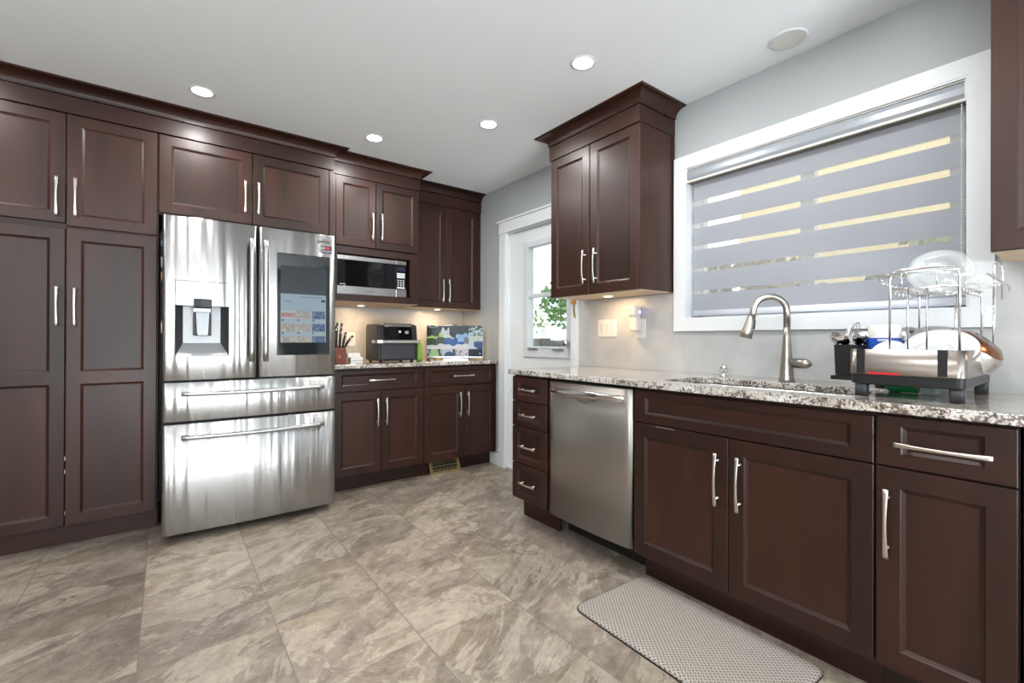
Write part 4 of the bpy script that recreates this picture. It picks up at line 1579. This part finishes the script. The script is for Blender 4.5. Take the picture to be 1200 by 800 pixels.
ol = outlet((1.235, YB - 0.006, 1.06), 0, 'white outlet plate on the wall above the white box by the knife block')
MB().box((0, -0.006, 0), (0.07, 0, 0.115)).build('plate', WHITEPL, ol, bevel=0.002)
b = MB()
for z in (0.03, 0.07):
    b.box((0.02, -0.0075, z), (0.05, -0.005, z + 0.022))
b.build('socket', CERAMIC, ol)
sw = outlet((XR - 0.006, 2.148, 1.138), RZ, 'white triple rocker switch plate under the wall cabinet', 'switch', 'light_switch')
MB().box((0, -0.007, 0), (0.158, 0, 0.115)).build('plate', WHITEPL, sw, bevel=0.002)
for i in range(3):
    MB().box((0.020 + i * 0.043, -0.0095, 0.024), (0.052 + i * 0.043, -0.006, 0.091)).build('rocker', CERAMIC, sw, bevel=0.001)
pl = outlet((XR - 0.006, 1.835, 1.130), RZ, 'white outlet plate right of the triple switch', 'outlet')
MB().box((0, -0.007, 0), (0.075, 0, 0.118)).build('plate', WHITEPL, pl, bevel=0.002)
b = MB()
for z in (0.022, 0.070):
    b.box((0.022, -0.009, z), (0.053, -0.006, z + 0.026))
b.build('socket', CERAMIC, pl)
ng = empty('plug_in_freshener', (XR - 0.014, 1.850, 1.175), RZ, 'white plug-in air freshener with a pierced top in the outlet', 'air freshener')
b = MB().box((0.008, -0.052, 0.0), (0.060, 0.0, 0.092))
b.build('housing', WHITEPL, ng, bevel=0.008)
b = MB().box((0.002, -0.062, 0.088), (0.062, -0.004, 0.156))
tp = b.build('pierced_cap', WHITEPL, ng, bevel=0.010)
b = MB()
for i in range(3):
    for j in range(4):
        b.lathe([(0.0, -0.0628), (0.0045, -0.0628)], (0.014 + 0.017 * i + (0.006 if j % 2 else 0), 0, 0.100 + 0.0145 * j), 8, 'y', cap=False)
b.build('hole', plain('beige_hole', srgb(150, 130, 100), 0.6, noise=0.1), tp)
MB().box((0.062, -0.030, 0.108), (0.0635, -0.012, 0.124)).build('night_light', LEDM, ng)

# ------------------------------------------------------------------ floor register and mat
rg = empty('floor_register', (1.742, LF + 0.048, 0.0), 0, 'ornate antique brass vent grille at the toe kick by the corner', 'vent')
b = MB()
tilt = lambda x, z, o=0: (x, 0.044 * z / 0.11 - o, z)
W_, H_ = 0.285, 0.112


def plate(bb, x0, z0, x1, z1, o=0.004):
    v = [tilt(x0, z0), tilt(x1, z0), tilt(x1, z1), tilt(x0, z1)]
    fnt = [(p[0], p[1] - o, p[2]) for p in v]
    bb.loft([v, fnt], True, True, False)


for a in ((0, 0, W_, 0.018), (0, H_ - 0.018, W_, H_), (0, 0.018, 0.026, H_ - 0.018), (W_ - 0.026, 0.018, W_, H_ - 0.018)):
    plate(b, *a)
b.build('border', BRASS, rg)
b = MB()
for i in range(11):
    x = 0.026 + (W_ - 0.052) * (i + 0.5) / 11
    for j in range(3):
        z = 0.018 + (H_ - 0.036) * (j + 0.5) / 3
        if (i + j) % 2:
            plate(b, x - 0.009, z - 0.003, x + 0.009, z + 0.003, 0.003)
        else:
            plate(b, x - 0.003, z - 0.011, x + 0.003, z + 0.011, 0.003)
b.build('scrollwork', BRASS, rg)
b = MB()
b._add([tilt(0.01, 0.008, -0.002), tilt(W_ - 0.01, 0.008, -0.002), tilt(W_ - 0.01, H_ - 0.008, -0.002), tilt(0.01, H_ - 0.008, -0.002)], [(0, 1, 2, 3)], False)
b.build('backing', DARKGAP, rg)


def mat_mat():
    mt, nt, b = new_mat('woven_grey_mat')
    v = mapping(nt, (78, 78, 1), (0, 0, math.radians(38)))
    sp_ = nt.nodes.new('ShaderNodeSeparateXYZ')
    nt.links.new(v, sp_.inputs[0])
    fx, fy = math_n(nt, 'FRACT', sp_.outputs[0]), math_n(nt, 'FRACT', sp_.outputs[1])
    par = math_n(nt, 'FRACT', math_n(nt, 'MULTIPLY', math_n(nt, 'ADD', math_n(nt, 'FLOOR', sp_.outputs[0]), math_n(nt, 'FLOOR', sp_.outputs[1])), 0.5))
    par = math_n(nt, 'GREATER_THAN', par, 0.25)
    ax_ = math_n(nt, 'ABSOLUTE', math_n(nt, 'SUBTRACT', fx, 0.5))
    ay_ = math_n(nt, 'ABSOLUTE', math_n(nt, 'SUBTRACT', fy, 0.5))

    def dash(a_, b_):
        r_ = math_n(nt, 'MAXIMUM', math_n(nt, 'DIVIDE', a_, 0.19), math_n(nt, 'DIVIDE', b_, 0.46))
        return ramp(nt, r_, [(0.75, (1, 1, 1, 1)), (1.0, (0, 0, 0, 1))])

    d = mixc(nt, par, dash(ax_, ay_), dash(ay_, ax_))
    c = mixc(nt, math_n(nt, 'MULTIPLY', d, 0.95), mixc(nt, noise(nt, mapping(nt), 60, 4), srgb(160, 152, 143), srgb(184, 176, 167)), srgb(78, 70, 64))
    nt.links.new(c, b.inputs['Base Color'])
    b.inputs['Roughness'].default_value = 0.6
    bp = nt.nodes.new('ShaderNodeBump')
    bp.inputs['Strength'].default_value = 0.6
    bp.inputs['Distance'].default_value = 0.002
    bp.invert = True
    nt.links.new(d, bp.inputs['Height'])
    nt.links.new(bp.outputs[0], b.inputs['Normal'])
    return mt


mtt = MB()
rc = rounded_rect(-0.225, -0.385, 0.225, 0.385, 0.045)
sc2 = lambda k: rounded_rect(-0.225 + k, -0.385 + k, 0.225 - k, 0.385 - k, 0.045 - k * 0.5)
mtt.mat(1).loft([[(x, y, 0.0005) for x, y in rc], [(x, y, 0.006) for x, y in rc]], True, True, False)
mtt.mat(0).loft([[(x, y, 0.006) for x, y in sc2(0.001)], [(x, y, 0.0125) for x, y in sc2(0.010)], [(x, y, 0.015) for x, y in sc2(0.022)]], True, True, True)
mo = mtt.build('floor_mat', [mat_mat(), DARKGAP])
mo.location = (1.573, 0.985, 0)
mo.rotation_euler = (0, 0, math.radians(-1.5))
tag(mo, 'grey woven cushioned kitchen mat lying before the sink cabinet', 'mat')

FAUC = plain('satin_faucet_nickel', srgb(168, 163, 156), 0.30, 1.0, noise=0.05, nscale=80)
# ------------------------------------------------------------------ faucet, air gap
fa = empty('faucet', (2.232, 0.905, 0.934), 0, 'tall brushed nickel pull-down faucet behind the sink', 'faucet')
b = MB()
b.lathe([(0.032, 0.0), (0.032, 0.010), (0.029, 0.020), (0.026, 0.07), (0.021, 0.13), (0.0165, 0.19), (0.0145, 0.25)], n=24)
b.build('body', FAUC, fa)
b = MB()
ang = math.radians(117)   # spout swings out over the basin and along the wall
dx_, dy_ = -0.56, 0.83
pts = [(0, 0, 0.24)]
R = 0.068
for i in range(13):
    a = PI * i / 12
    q = R - R * math.cos(a)
    pts.append((dx_ * q, dy_ * q, 0.315 + R * math.sin(a)))
q2 = 2 * R + 0.006
pts.append((dx_ * q2, dy_ * q2, 0.275))
b.tube(pts, 0.0145, 14)
b.build('spout', FAUC, fa)
b = MB()
hp = [(dx_ * q2, dy_ * q2, 0.300), (dx_ * (q2 + 0.006), dy_ * (q2 + 0.006), 0.27), (dx_ * (q2 + 0.018), dy_ * (q2 + 0.018), 0.22), (dx_ * (q2 + 0.024), dy_ * (q2 + 0.024), 0.195)]
b.tube(hp, [0.0155, 0.018, 0.025, 0.0255], 16)
sh = b.build('spray_head', FAUC, fa)
b = MB()
b.tube([(dx_ * (q2 - 0.010), dy_ * (q2 - 0.010), 0.275), (dx_ * (q2 - 0.006), dy_ * (q2 - 0.006), 0.235)], 0.008, 8)
b.build('spray_button', DKGREY, sh)
b = MB()
b.tube([(0.005, -0.010, 0.083), (0.004, -0.066, 0.083), (0.003, -0.082, 0.083), (0.003, -0.094, 0.0825), (0.003, -0.099, 0.0825)], [0.021, 0.0215, 0.020, 0.013, 0.005], 18)
b.build('lever', FAUC, fa)
ag = empty('air_gap', (2.285, 1.225, 0.934), 0, 'small chrome air gap cap behind the left end of the sink', 'air gap')
MB().lathe([(0.022, 0.0), (0.022, 0.004), (0.010, 0.008), (0.010, 0.02), (0.019, 0.024), (0.021, 0.05), (0.017, 0.058), (0.0, 0.060)], n=20).build('cap', CHROME, ag)
b = MB()
for k_ in range(8):
    a = 2 * PI * k_ / 8
    b.lathe([(0.0, 0.0), (0.0045, 0.0005)], (0.0212 * math.cos(a), 0.0212 * math.sin(a), 0.040), 8)
b.build('slot', DKGREY, ag)

# ------------------------------------------------------------------ dish rack
RX0, RX1, RY0, RY1 = 1.850, 2.300, 0.268, 0.556
rk = empty('dish_rack', ((RX0 + RX1) / 2, (RY0 + RY1) / 2, 0.934), 0, 'two-tier dish rack with a steel tray on black legs beside the sink', 'dish rack')
ax, ay = (RX1 - RX0) / 2, (RY1 - RY0) / 2
b = MB()
ro = rounded_rect(-ax, -ay, ax, ay, 0.022)
ri = rounded_rect(-ax + 0.003, -ay + 0.003, ax - 0.003, ay - 0.003, 0.020)
b.loft([[(x, y, 0.075) for x, y in ro], [(x, y, 0.157) for x, y in ro], [(x, y, 0.157) for x, y in ri], [(x, y, 0.080) for x, y in ri]], True, False, True)
b._add([(x, y, 0.080) for x, y in ri], [tuple(range(len(ri)))], False)
tr_ = b.build('tray', STEELT, rk)
b = MB()
for y in (0.110, -0.092):
    b.box((-ax - 0.0018, y - 0.011, 0.077), (-ax + 0.001, y + 0.011, 0.1575))
b.build('strap', BLACKPL, tr_)
b = MB().box((-ax - 0.0016, 0.010, 0.0755), (-ax + 0.001, 0.092, 0.082))
b.build('red_label', RED, tr_)
b = MB()
ro2 = rounded_rect(-ax + 0.006, -ay + 0.004, ax - 0.006, ay - 0.002, 0.02)
ro3 = rounded_rect(-ax + 0.016, -ay + 0.016, ax - 0.016, ay - 0.016, 0.02)
b.loft([[(x, y, 0.040) for x, y in ro3], [(x, y, 0.044) for x, y in ro2], [(x, y, 0.076) for x, y in ro2]], True, True, False)
b.build('base', BLACKPL, rk)
for x, y in ((-ax + 0.028, ay - 0.030), (-ax + 0.030, -ay + 0.024), (ax - 0.028, ay - 0.026), (ax - 0.030, -ay + 0.024)):
    lg = MB()
    lg.loft([[(x + px * 0.017, y + py * 0.017, z) for px, py in rounded_rect(-1, -1, 1, 1, 0.45, 4)] for z in (0.0, 0.046)], True, True, True)
    lg.build('leg', DKGREY, rk)
b = MB()
b.lathe([(0.0, 0.030), (0.02, 0.034), (0.034, 0.048), (0.036, 0.055)], (0.10, -0.10, 0), 20, cap=False)
b.build('drain_spout', STEELP, rk)

# wires: arches and upper shelf
WR = 0.0028
cxr, cyr = rk.location.x, rk.location.y


def L(X, Y, Z):
    return (X - cxr, Y - cyr, Z - 0.934)


def arch(X, ya, yb, ztop, r=0.03, z0=1.085):
    p = [L(X, ya, z0), L(X, ya, ztop - r)]
    for i in range(1, 6):
        a = PI / 2 * i / 5
        p.append(L(X, ya + math.copysign(r * (1 - math.cos(a)), yb - ya), ztop - r + r * math.sin(a)))
    for i in range(0, 5):
        a = PI / 2 * i / 5
        p.append(L(X, yb - math.copysign(r * (1 - math.sin(a)), yb - ya), ztop - r + r * math.cos(a)))
    p += [L(X, yb, ztop - r), L(X, yb, z0)]
    return p


YA, YBk = 0.452, 0.288
XA, XB = 1.880, 2.240
MB().tube(arch(XA, YA, YBk, 1.345), WR + 0.0006, 8).build('arch', CHROME, rk)
MB().tube(arch(XB, YA, YBk, 1.320), WR, 8).build('arch', CHROME, rk)
# inner uprights
for X, Y, zt in ((XA + 0.005, 0.408, 1.285), (XA + 0.005, 0.362, 1.285), (XB - 0.02, 0.425, 1.285), (XB - 0.02, 0.35, 1.285)):
    MB().tube([L(X, Y, 1.085), L(X, Y, zt)], WR, 6).build('upright', CHROME, rk)
b = MB()
zs_ = 1.285
for Y in (YA, YBk):
    b.tube([L(XA, Y, zs_), L(XB + 0.02, Y, zs_)], WR, 6)
for i in range(9):
    X = XA + (XB - XA) * i / 8
    b.tube([L(X, YBk - 0.055, zs_ + 0.030), L(X, YBk, zs_), L(X, YA, zs_), L(X, YA + 0.030, zs_ + 0.035)], 0.0016, 6)
b.tube([L(XA + 0.02, YBk - 0.055, zs_ + 0.030), L(XB + 0.02, YBk - 0.055, zs_ + 0.030)], WR, 6)
b.tube([L(XA + 0.02, YA + 0.030, zs_ + 0.035), L(XB + 0.02, YA + 0.030, zs_ + 0.035)], WR, 6)
# front guard rail
b.tube([L(XA - 0.002, YA, zs_ + 0.048), L(XA - 0.002, YBk, zs_ + 0.048)], 0.0018, 6)
for Y in (YA - 0.03, YBk + 0.05):
    b.tube([L(XA - 0.002, Y, zs_ + 0.048), L(XA - 0.002, Y, zs_)], 0.0018, 6)
b.tube([L(XA, YA, zs_), L(XA, YBk, zs_)], WR, 6)
b.tube([L(XB, YA, zs_), L(XB, YBk, zs_)], WR, 6)
# hanging hooks
for i in range(7):
    X = XA + 0.06 + 0.045 * i
    for Y in (YA, YBk):
        b.tube([L(X, Y, zs_), L(X, Y, zs_ - 0.014), L(X + 0.006, Y, zs_ - 0.020), L(X + 0.012, Y, zs_ - 0.014)], 0.0014, 6)
b.build('wire_shelf', CHROME, rk)
# tall cutlery loop at the back right
b = MB()
for X in (2.26, 2.275):
    b.tube([L(X, 0.262, 1.27), L(X, 0.262, 1.375), L(X, 0.259, 1.386), L(X, 0.252, 1.390), L(X, 0.245, 1.386), L(X, 0.242, 1.375), L(X, 0.242, 1.26)], 0.0022, 6)
b.tube([L(2.10, 0.225, 1.30), L(2.24, 0.225, 1.305), L(2.30, 0.228, 1.290)], WR, 6)
b.tube([L(2.26, 0.262, 1.085), L(2.26, 0.262, 1.27)], WR, 6)
b.build('cup_holder', CHROME, rk)
# black cutlery caddy hooked on the left side
b = MB()
c0 = [(1.952, 0.560), (2.06, 0.560), (2.06, 0.632), (1.952, 0.632)]
b.loft([[L(x, y, z) for x, y in [(2.006 + (x - 2.006) * k_, 0.596 + (y - 0.596) * k_) for x, y in c0]] for z, k_ in ((0.990, 0.90), (1.104, 1.0))], True, False, False)
b._add([L(x, y, 0.992) for x, y in c0], [(0, 1, 2, 3)], False)
b.box(L(1.945, 0.545, 0.978), L(2.07, 0.640, 0.992))
b.build('cutlery_caddy', BLACKPL, rk)


# contents of the rack
def disc_thing(name, c, R, normal, prof, mat, label, cat, group=None, mats=None, n=40):
    b = MB()
    b.lathe(prof, (0, 0, 0), n, 'z', cap=False)
    o = b.build(name, mat)
    o.location = c
    o.rotation_euler = Vector(normal).to_track_quat('Z', 'Y').to_euler()
    return tag(o, label, cat, group)


def plate_prof(R, d=0.02, t=0.003):
    return [(0.0, 0.0), (R * 0.55, 0.0), (R * 0.66, d * 0.4), (R * 0.97, d), (R, d + t * 0.5), (R * 0.97, d + t), (R * 0.65, d * 0.4 + t), (R * 0.54, t), (0.0, t)]


disc_thing('glass_plate', (2.045, 0.367, 1.340), 0.11, (-0.93, -0.15, 0.30), plate_prof(0.076, 0.022), CLEARGL, 'clear glass plate standing on the top tier of the dish rack, in front', 'plate', 'glass plates on the top tier')
disc_thing('glass_plate', (2.085, 0.362, 1.342), 0.11, (-0.93, -0.15, 0.30), plate_prof(0.080, 0.022), CLEARGL, 'clear glass plate leaning behind the front one on the top tier', 'plate', 'glass plates on the top tier')
disc_thing('dinner_plate', (1.99, 0.350, 1.082), 0.12, (-0.62, -0.05, 0.78), plate_prof(0.092, 0.018, 0.006), CERAMIC, 'white plate with a broad rim leaning in the lower tray, behind', 'plate', 'white plates in the tray')
disc_thing('dinner_plate', (1.925, 0.352, 1.078), 0.10, (-0.62, -0.02, 0.78), plate_prof(0.046, 0.014, 0.005), CERAMIC, 'smaller white plate leaning in front in the lower tray', 'plate', 'white plates in the tray')
disc_thing('mesh_strainer', (1.90, 0.462, 1.083), 0.06, (-0.75, 0.1, 0.65), [(0.0, 0.016), (0.025, 0.013), (0.042, 0.003), (0.048, 0.0)], plain('pale_silicone_lid', srgb(205, 208, 222), 0.45, noise=0.06, nscale=60), 'pale round lid leaning at the tray front before the white tub', 'lid').name = 'silicone_lid'
# white tub with blue label, upside down
tb = empty('plastic_tub', (2.05, 0.508, 1.035), 0, 'white plastic tub with a blue label drying upside down', 'tub')
MB().lathe([(0.047, 0.0), (0.048, 0.09), (0.047, 0.134), (0.042, 0.140), (0.0, 0.140)], n=32).build('tub', WHITEPL, tb)
MB().lathe([(0.0478, 0.050), (0.0486, 0.055), (0.0486, 0.092), (0.0478, 0.094)], n=32, cap=False).build('label_band', BLUE, tb)
b = MB()
for i in range(8):
    a0, a1 = PI + 0.25 + i * 0.08 - 0.4, PI + 0.25 + (i + 1) * 0.08 - 0.4
    b._add([(0.0490 * math.cos(a), 0.0490 * math.sin(a), z) for a, z in ((a0, 0.083), (a1, 0.083), (a1, 0.089), (a0, 0.089))], [(0, 1, 2, 3)], False)
b.build('label_stripe', WHITEPL, tb)
# pans and pot lids
disc_thing('frying_pan', (2.13, 0.375, 1.115), 0.11, (-0.30, -0.15, 0.94), [(0.0, 0.040), (0.060, 0.038), (0.080, 0.020), (0.090, 0.0), (0.092, -0.004)], STEELP, 'upturned steel frying pan behind the white plates in the dish rack', 'pan')
b = MB().lathe([(0.0, 0.046), (0.052, 0.044), (0.070, 0.030)], n=36, cap=False)
b.mat(1).lathe([(0.070, 0.030), (0.080, 0.012), (0.083, -0.02), (0.085, -0.022)], n=36, cap=False)
sp2 = b.build('saucepan', [COPPER, STEELP])
sp2.location = (2.15, 0.298, 1.085)
sp2.rotation_euler = Vector((-0.12, -0.70, 0.70)).to_track_quat('Z', 'Y').to_euler()
tag(sp2, 'copper bottomed steel saucepan upturned at the right end of the dish rack', 'saucepan')
disc_thing('steel_bowl', (2.16, 0.470, 1.112), 0.08, (-0.3, 0.2, 0.93), [(0.0, 0.055), (0.03, 0.052), (0.050, 0.028), (0.058, 0.0)], STEELP, 'upturned steel bowl behind the white tub', 'bowl')
# cutlery in the caddy
def ladle(name, x, y, lean, R, label, tilt_):
    o = empty(name, (x, y, 1.0), 0, label, 'utensil', 'utensils in the black caddy')
    hx, hy = lean
    MB().tube([(0, 0, 0), (hx * 0.6, hy * 0.6, 0.07), (hx, hy, 0.115)], 0.004, 8).build('shaft', STEELP, o)
    b = MB().lathe([(0.0, -R * 0.5), (R * 0.6, -R * 0.38), (R * 0.92, -R * 0.1), (R, 0.0)], n=24, cap=False)
    q = b.build('bowl', CHROME, o)
    q.location = (hx, hy, 0.125)
    q.rotation_euler = Vector(tilt_).to_track_quat('Z', 'Y').to_euler()
    return o


ladle('ladle', 1.985, 0.612, (-0.01, 0.01), 0.034, 'round steel ladle leaning in the black caddy, frontmost', (0.6, -0.2, 0.6))
ladle('serving_spoon', 2.03, 0.585, (0.0, -0.02), 0.032, 'steel serving spoon in the black caddy, beside the tub', (0.7, 0.3, 0.5))
b = MB()
for i in range(6):
    a = PI * i / 6
    p = []
    for j in range(9):
        t = PI * j / 8
        p.append((0.026 * math.sin(t) * math.cos(a), 0.026 * math.sin(t) * math.sin(a), 0.055 - 0.045 * math.cos(t)))
    b.tube(p, 0.0014, 5)
b.tube([(0, 0, -0.07), (0, 0, 0.01)], 0.004, 8)
wk = b.build('whisk', CHROME)
wk.location = (2.02, 0.605, 1.09)
wk.rotation_euler = (0.25, 0.2, 0)
tag(wk, 'wire whisk standing head up in the black caddy', 'utensil', 'utensils in the black caddy')
# things under the rack
gs = empty('soap_bottle', (2.10, 0.470, 0.9345), 0, 'green soap bottle lying under the dish rack', 'bottle')
b = MB().lathe([(0.020, -0.045), (0.0205, -0.04), (0.0205, 0.035), (0.012, 0.045), (0.012, 0.055)], (0, 0, 0.021), 20, 'y')
b.build('bottle', GREENPL, gs)
MB().lathe([(0.0135, 0.050), (0.0135, 0.075), (0.0, 0.076)], (0, 0, 0.021), 16, 'y').build('cap', DKGREY, gs)
gbx = MB().box((2.07, 0.375, 0.9345), (2.14, 0.415, 0.968))
tag(gbx.build('sponge', plain('grey_green_sponge', srgb(160, 176, 170), 0.8, noise=0.1, nscale=50), bevel=0.004), 'pale grey green sponge under the dish rack beside the soap bottle', 'sponge')

# ------------------------------------------------------------------ outside
tag(MB().box((XR + 0.3, -9, -0.42), (19, 16, -0.32)).build('ground', plain('pale_patio', srgb(200, 196, 188), 0.8, noise=0.1, nscale=2)), kind='structure')
tag(MB().box((XR + 0.3, 2.2, -0.32), (3.42, 4.6, -0.02)).build('trim_2', plain('deck_boards', srgb(206, 202, 196), 0.7, noise=0.1, nscale=6)), kind='structure')


def siding_mat():
    mt, nt, b = new_mat('cream_lap_siding')
    tc = nt.nodes.new('ShaderNodeTexCoord')
    sp_ = nt.nodes.new('ShaderNodeSeparateXYZ')
    nt.links.new(tc.outputs['Object'], sp_.inputs[0])
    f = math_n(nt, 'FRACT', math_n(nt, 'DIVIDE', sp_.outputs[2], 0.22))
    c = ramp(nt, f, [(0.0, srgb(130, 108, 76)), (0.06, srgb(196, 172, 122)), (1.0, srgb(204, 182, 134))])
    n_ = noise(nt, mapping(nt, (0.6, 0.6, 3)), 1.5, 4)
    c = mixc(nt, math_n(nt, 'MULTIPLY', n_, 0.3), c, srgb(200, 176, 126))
    nt.links.new(c, b.inputs['Base Color'])
    b.inputs['Roughness'].default_value = 0.7
    return mt


nh = empty('neighbour_house', (6.4, -1.0, -0.32), 0, 'cream sided neighbouring house seen between the blind stripes', 'house')
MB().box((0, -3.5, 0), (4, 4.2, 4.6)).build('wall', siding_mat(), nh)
b = MB()
b.loft([[(-0.35, -3.8, 4.55), (4.35, -3.8, 4.55), (2.0, -3.8, 6.0)], [(-0.35, 4.5, 4.55), (4.35, 4.5, 4.55), (2.0, 4.5, 6.0)]], True, True, False)
b.build('roof', plain('brown_shingle', srgb(110, 98, 88), 0.8, noise=0.2, nscale=8), nh)
MB().box((-0.02, 1.6, 1.2), (0.02, 2.3, 2.2)).build('window', WHITE, nh)


def leafy(name, loc, r, h, n, col, label, cat, group=None, trunk=True):
    o = empty(name, loc, 0, label, cat, group)
    if trunk:
        MB().tube([(0, 0, 0), (0.04, 0.02, h * 0.5), (0, 0, h * 0.85)], [0.06, 0.05, 0.03], 8).build('trunk', plain('bark', srgb(90, 74, 60), 0.8, noise=0.2), o)
    rnd = random.Random(len(label))
    vs, fs = [], []
    for i in range(n):
        a, e, q = rnd.random() * 2 * PI, math.acos(2 * rnd.random() - 1), rnd.random() ** 0.4
        c = Vector((r * q * math.sin(e) * math.cos(a), r * q * math.sin(e) * math.sin(a), h - r * 0.6 + r * 0.9 * q * math.cos(e)))
        d1 = Vector((rnd.gauss(0, 1), rnd.gauss(0, 1), rnd.gauss(0, 1))).normalized() * 0.08
        d2 = d1.cross(Vector((rnd.gauss(0, 1), rnd.gauss(0, 1), rnd.gauss(0, 1)))).normalized() * 0.05
        k_ = len(vs)
        vs += [c - d1, c + d2, c + d1, c - d2]
        fs.append((k_, k_ + 1, k_ + 2, k_ + 3))
    b = MB()
    b._add(vs, fs, False)
    b.build('foliage', plain('leaf_' + name, col, 0.6, noise=0.35, nscale=3), o)
    return o


leafy('shrub', (5.2, 0.7, -0.32), 0.85, 2.15, 1300, srgb(104, 110, 62), 'olive green shrub outside the sink window, low behind the blind', 'shrub', 'shrubs outside the sink window')
leafy('shrub', (4.9, 2.35, -0.32), 0.75, 2.2, 900, srgb(110, 104, 70), 'brownish shrub outside the sink window, near the left edge', 'shrub', 'shrubs outside the sink window')
leafy('tree', (8.6, 11.4, -0.32), 1.1, 2.5, 700, srgb(150, 165, 110), 'pale green tree beyond the white fence, seen through the door glass', 'tree')
leafy('tree', (8.6, 8.9, -0.32), 0.8, 2.9, 700, srgb(110, 140, 84), 'darker green tree at the right of the door glass', 'tree')
fn = empty('garden_fence', (6.0, 7.0, -0.32), 0, 'bright white panel fence beyond the back door', 'fence')
MB().box((0, -2.6, 0), (0.04, 2.6, 1.55)).build('panel', WHITE, fn)
for y in (-2.6, -1.3, 0.0, 1.3, 2.6):
    MB().box((-0.04, y - 0.05, 0), (0.08, y + 0.05, 1.68)).build('post', WHITE, fn)
pr_ = empty('deck_railing', (3.36, 3.5, -0.02), 0, 'low white deck rail just outside the back door', 'railing')
MB().box((-0.05, -1.2, 0.98), (0.06, 1.1, 1.045)).build('top_rail', WHITE, pr_)
MB().box((-0.015, -1.2, 0.0), (0.015, 1.1, 0.98)).build('panel', WHITE, pr_)
pt = empty('planter', (3.36, 3.74, 1.026), 0, 'grey stone planter box standing on the deck rail', 'planter')
MB().loft([[(x * k_, y * k_, z) for x, y in ((-0.07, -0.26), (0.07, -0.26), (0.07, 0.20), (-0.07, 0.20))] for z, k_ in ((0.0, 0.85), (0.075, 1.0), (0.085, 1.0))], True, True, False).build('box', plain('rough_grey_stone', srgb(120, 114, 106), 0.8, noise=0.4, nscale=40), pt)
MB().box((-0.08, 0.10, 0.0), (0.08, 0.23, 0.105)).build('corner_pot', plain('stone_pot', srgb(132, 126, 118), 0.8, noise=0.35, nscale=40), pt, bevel=0.004)
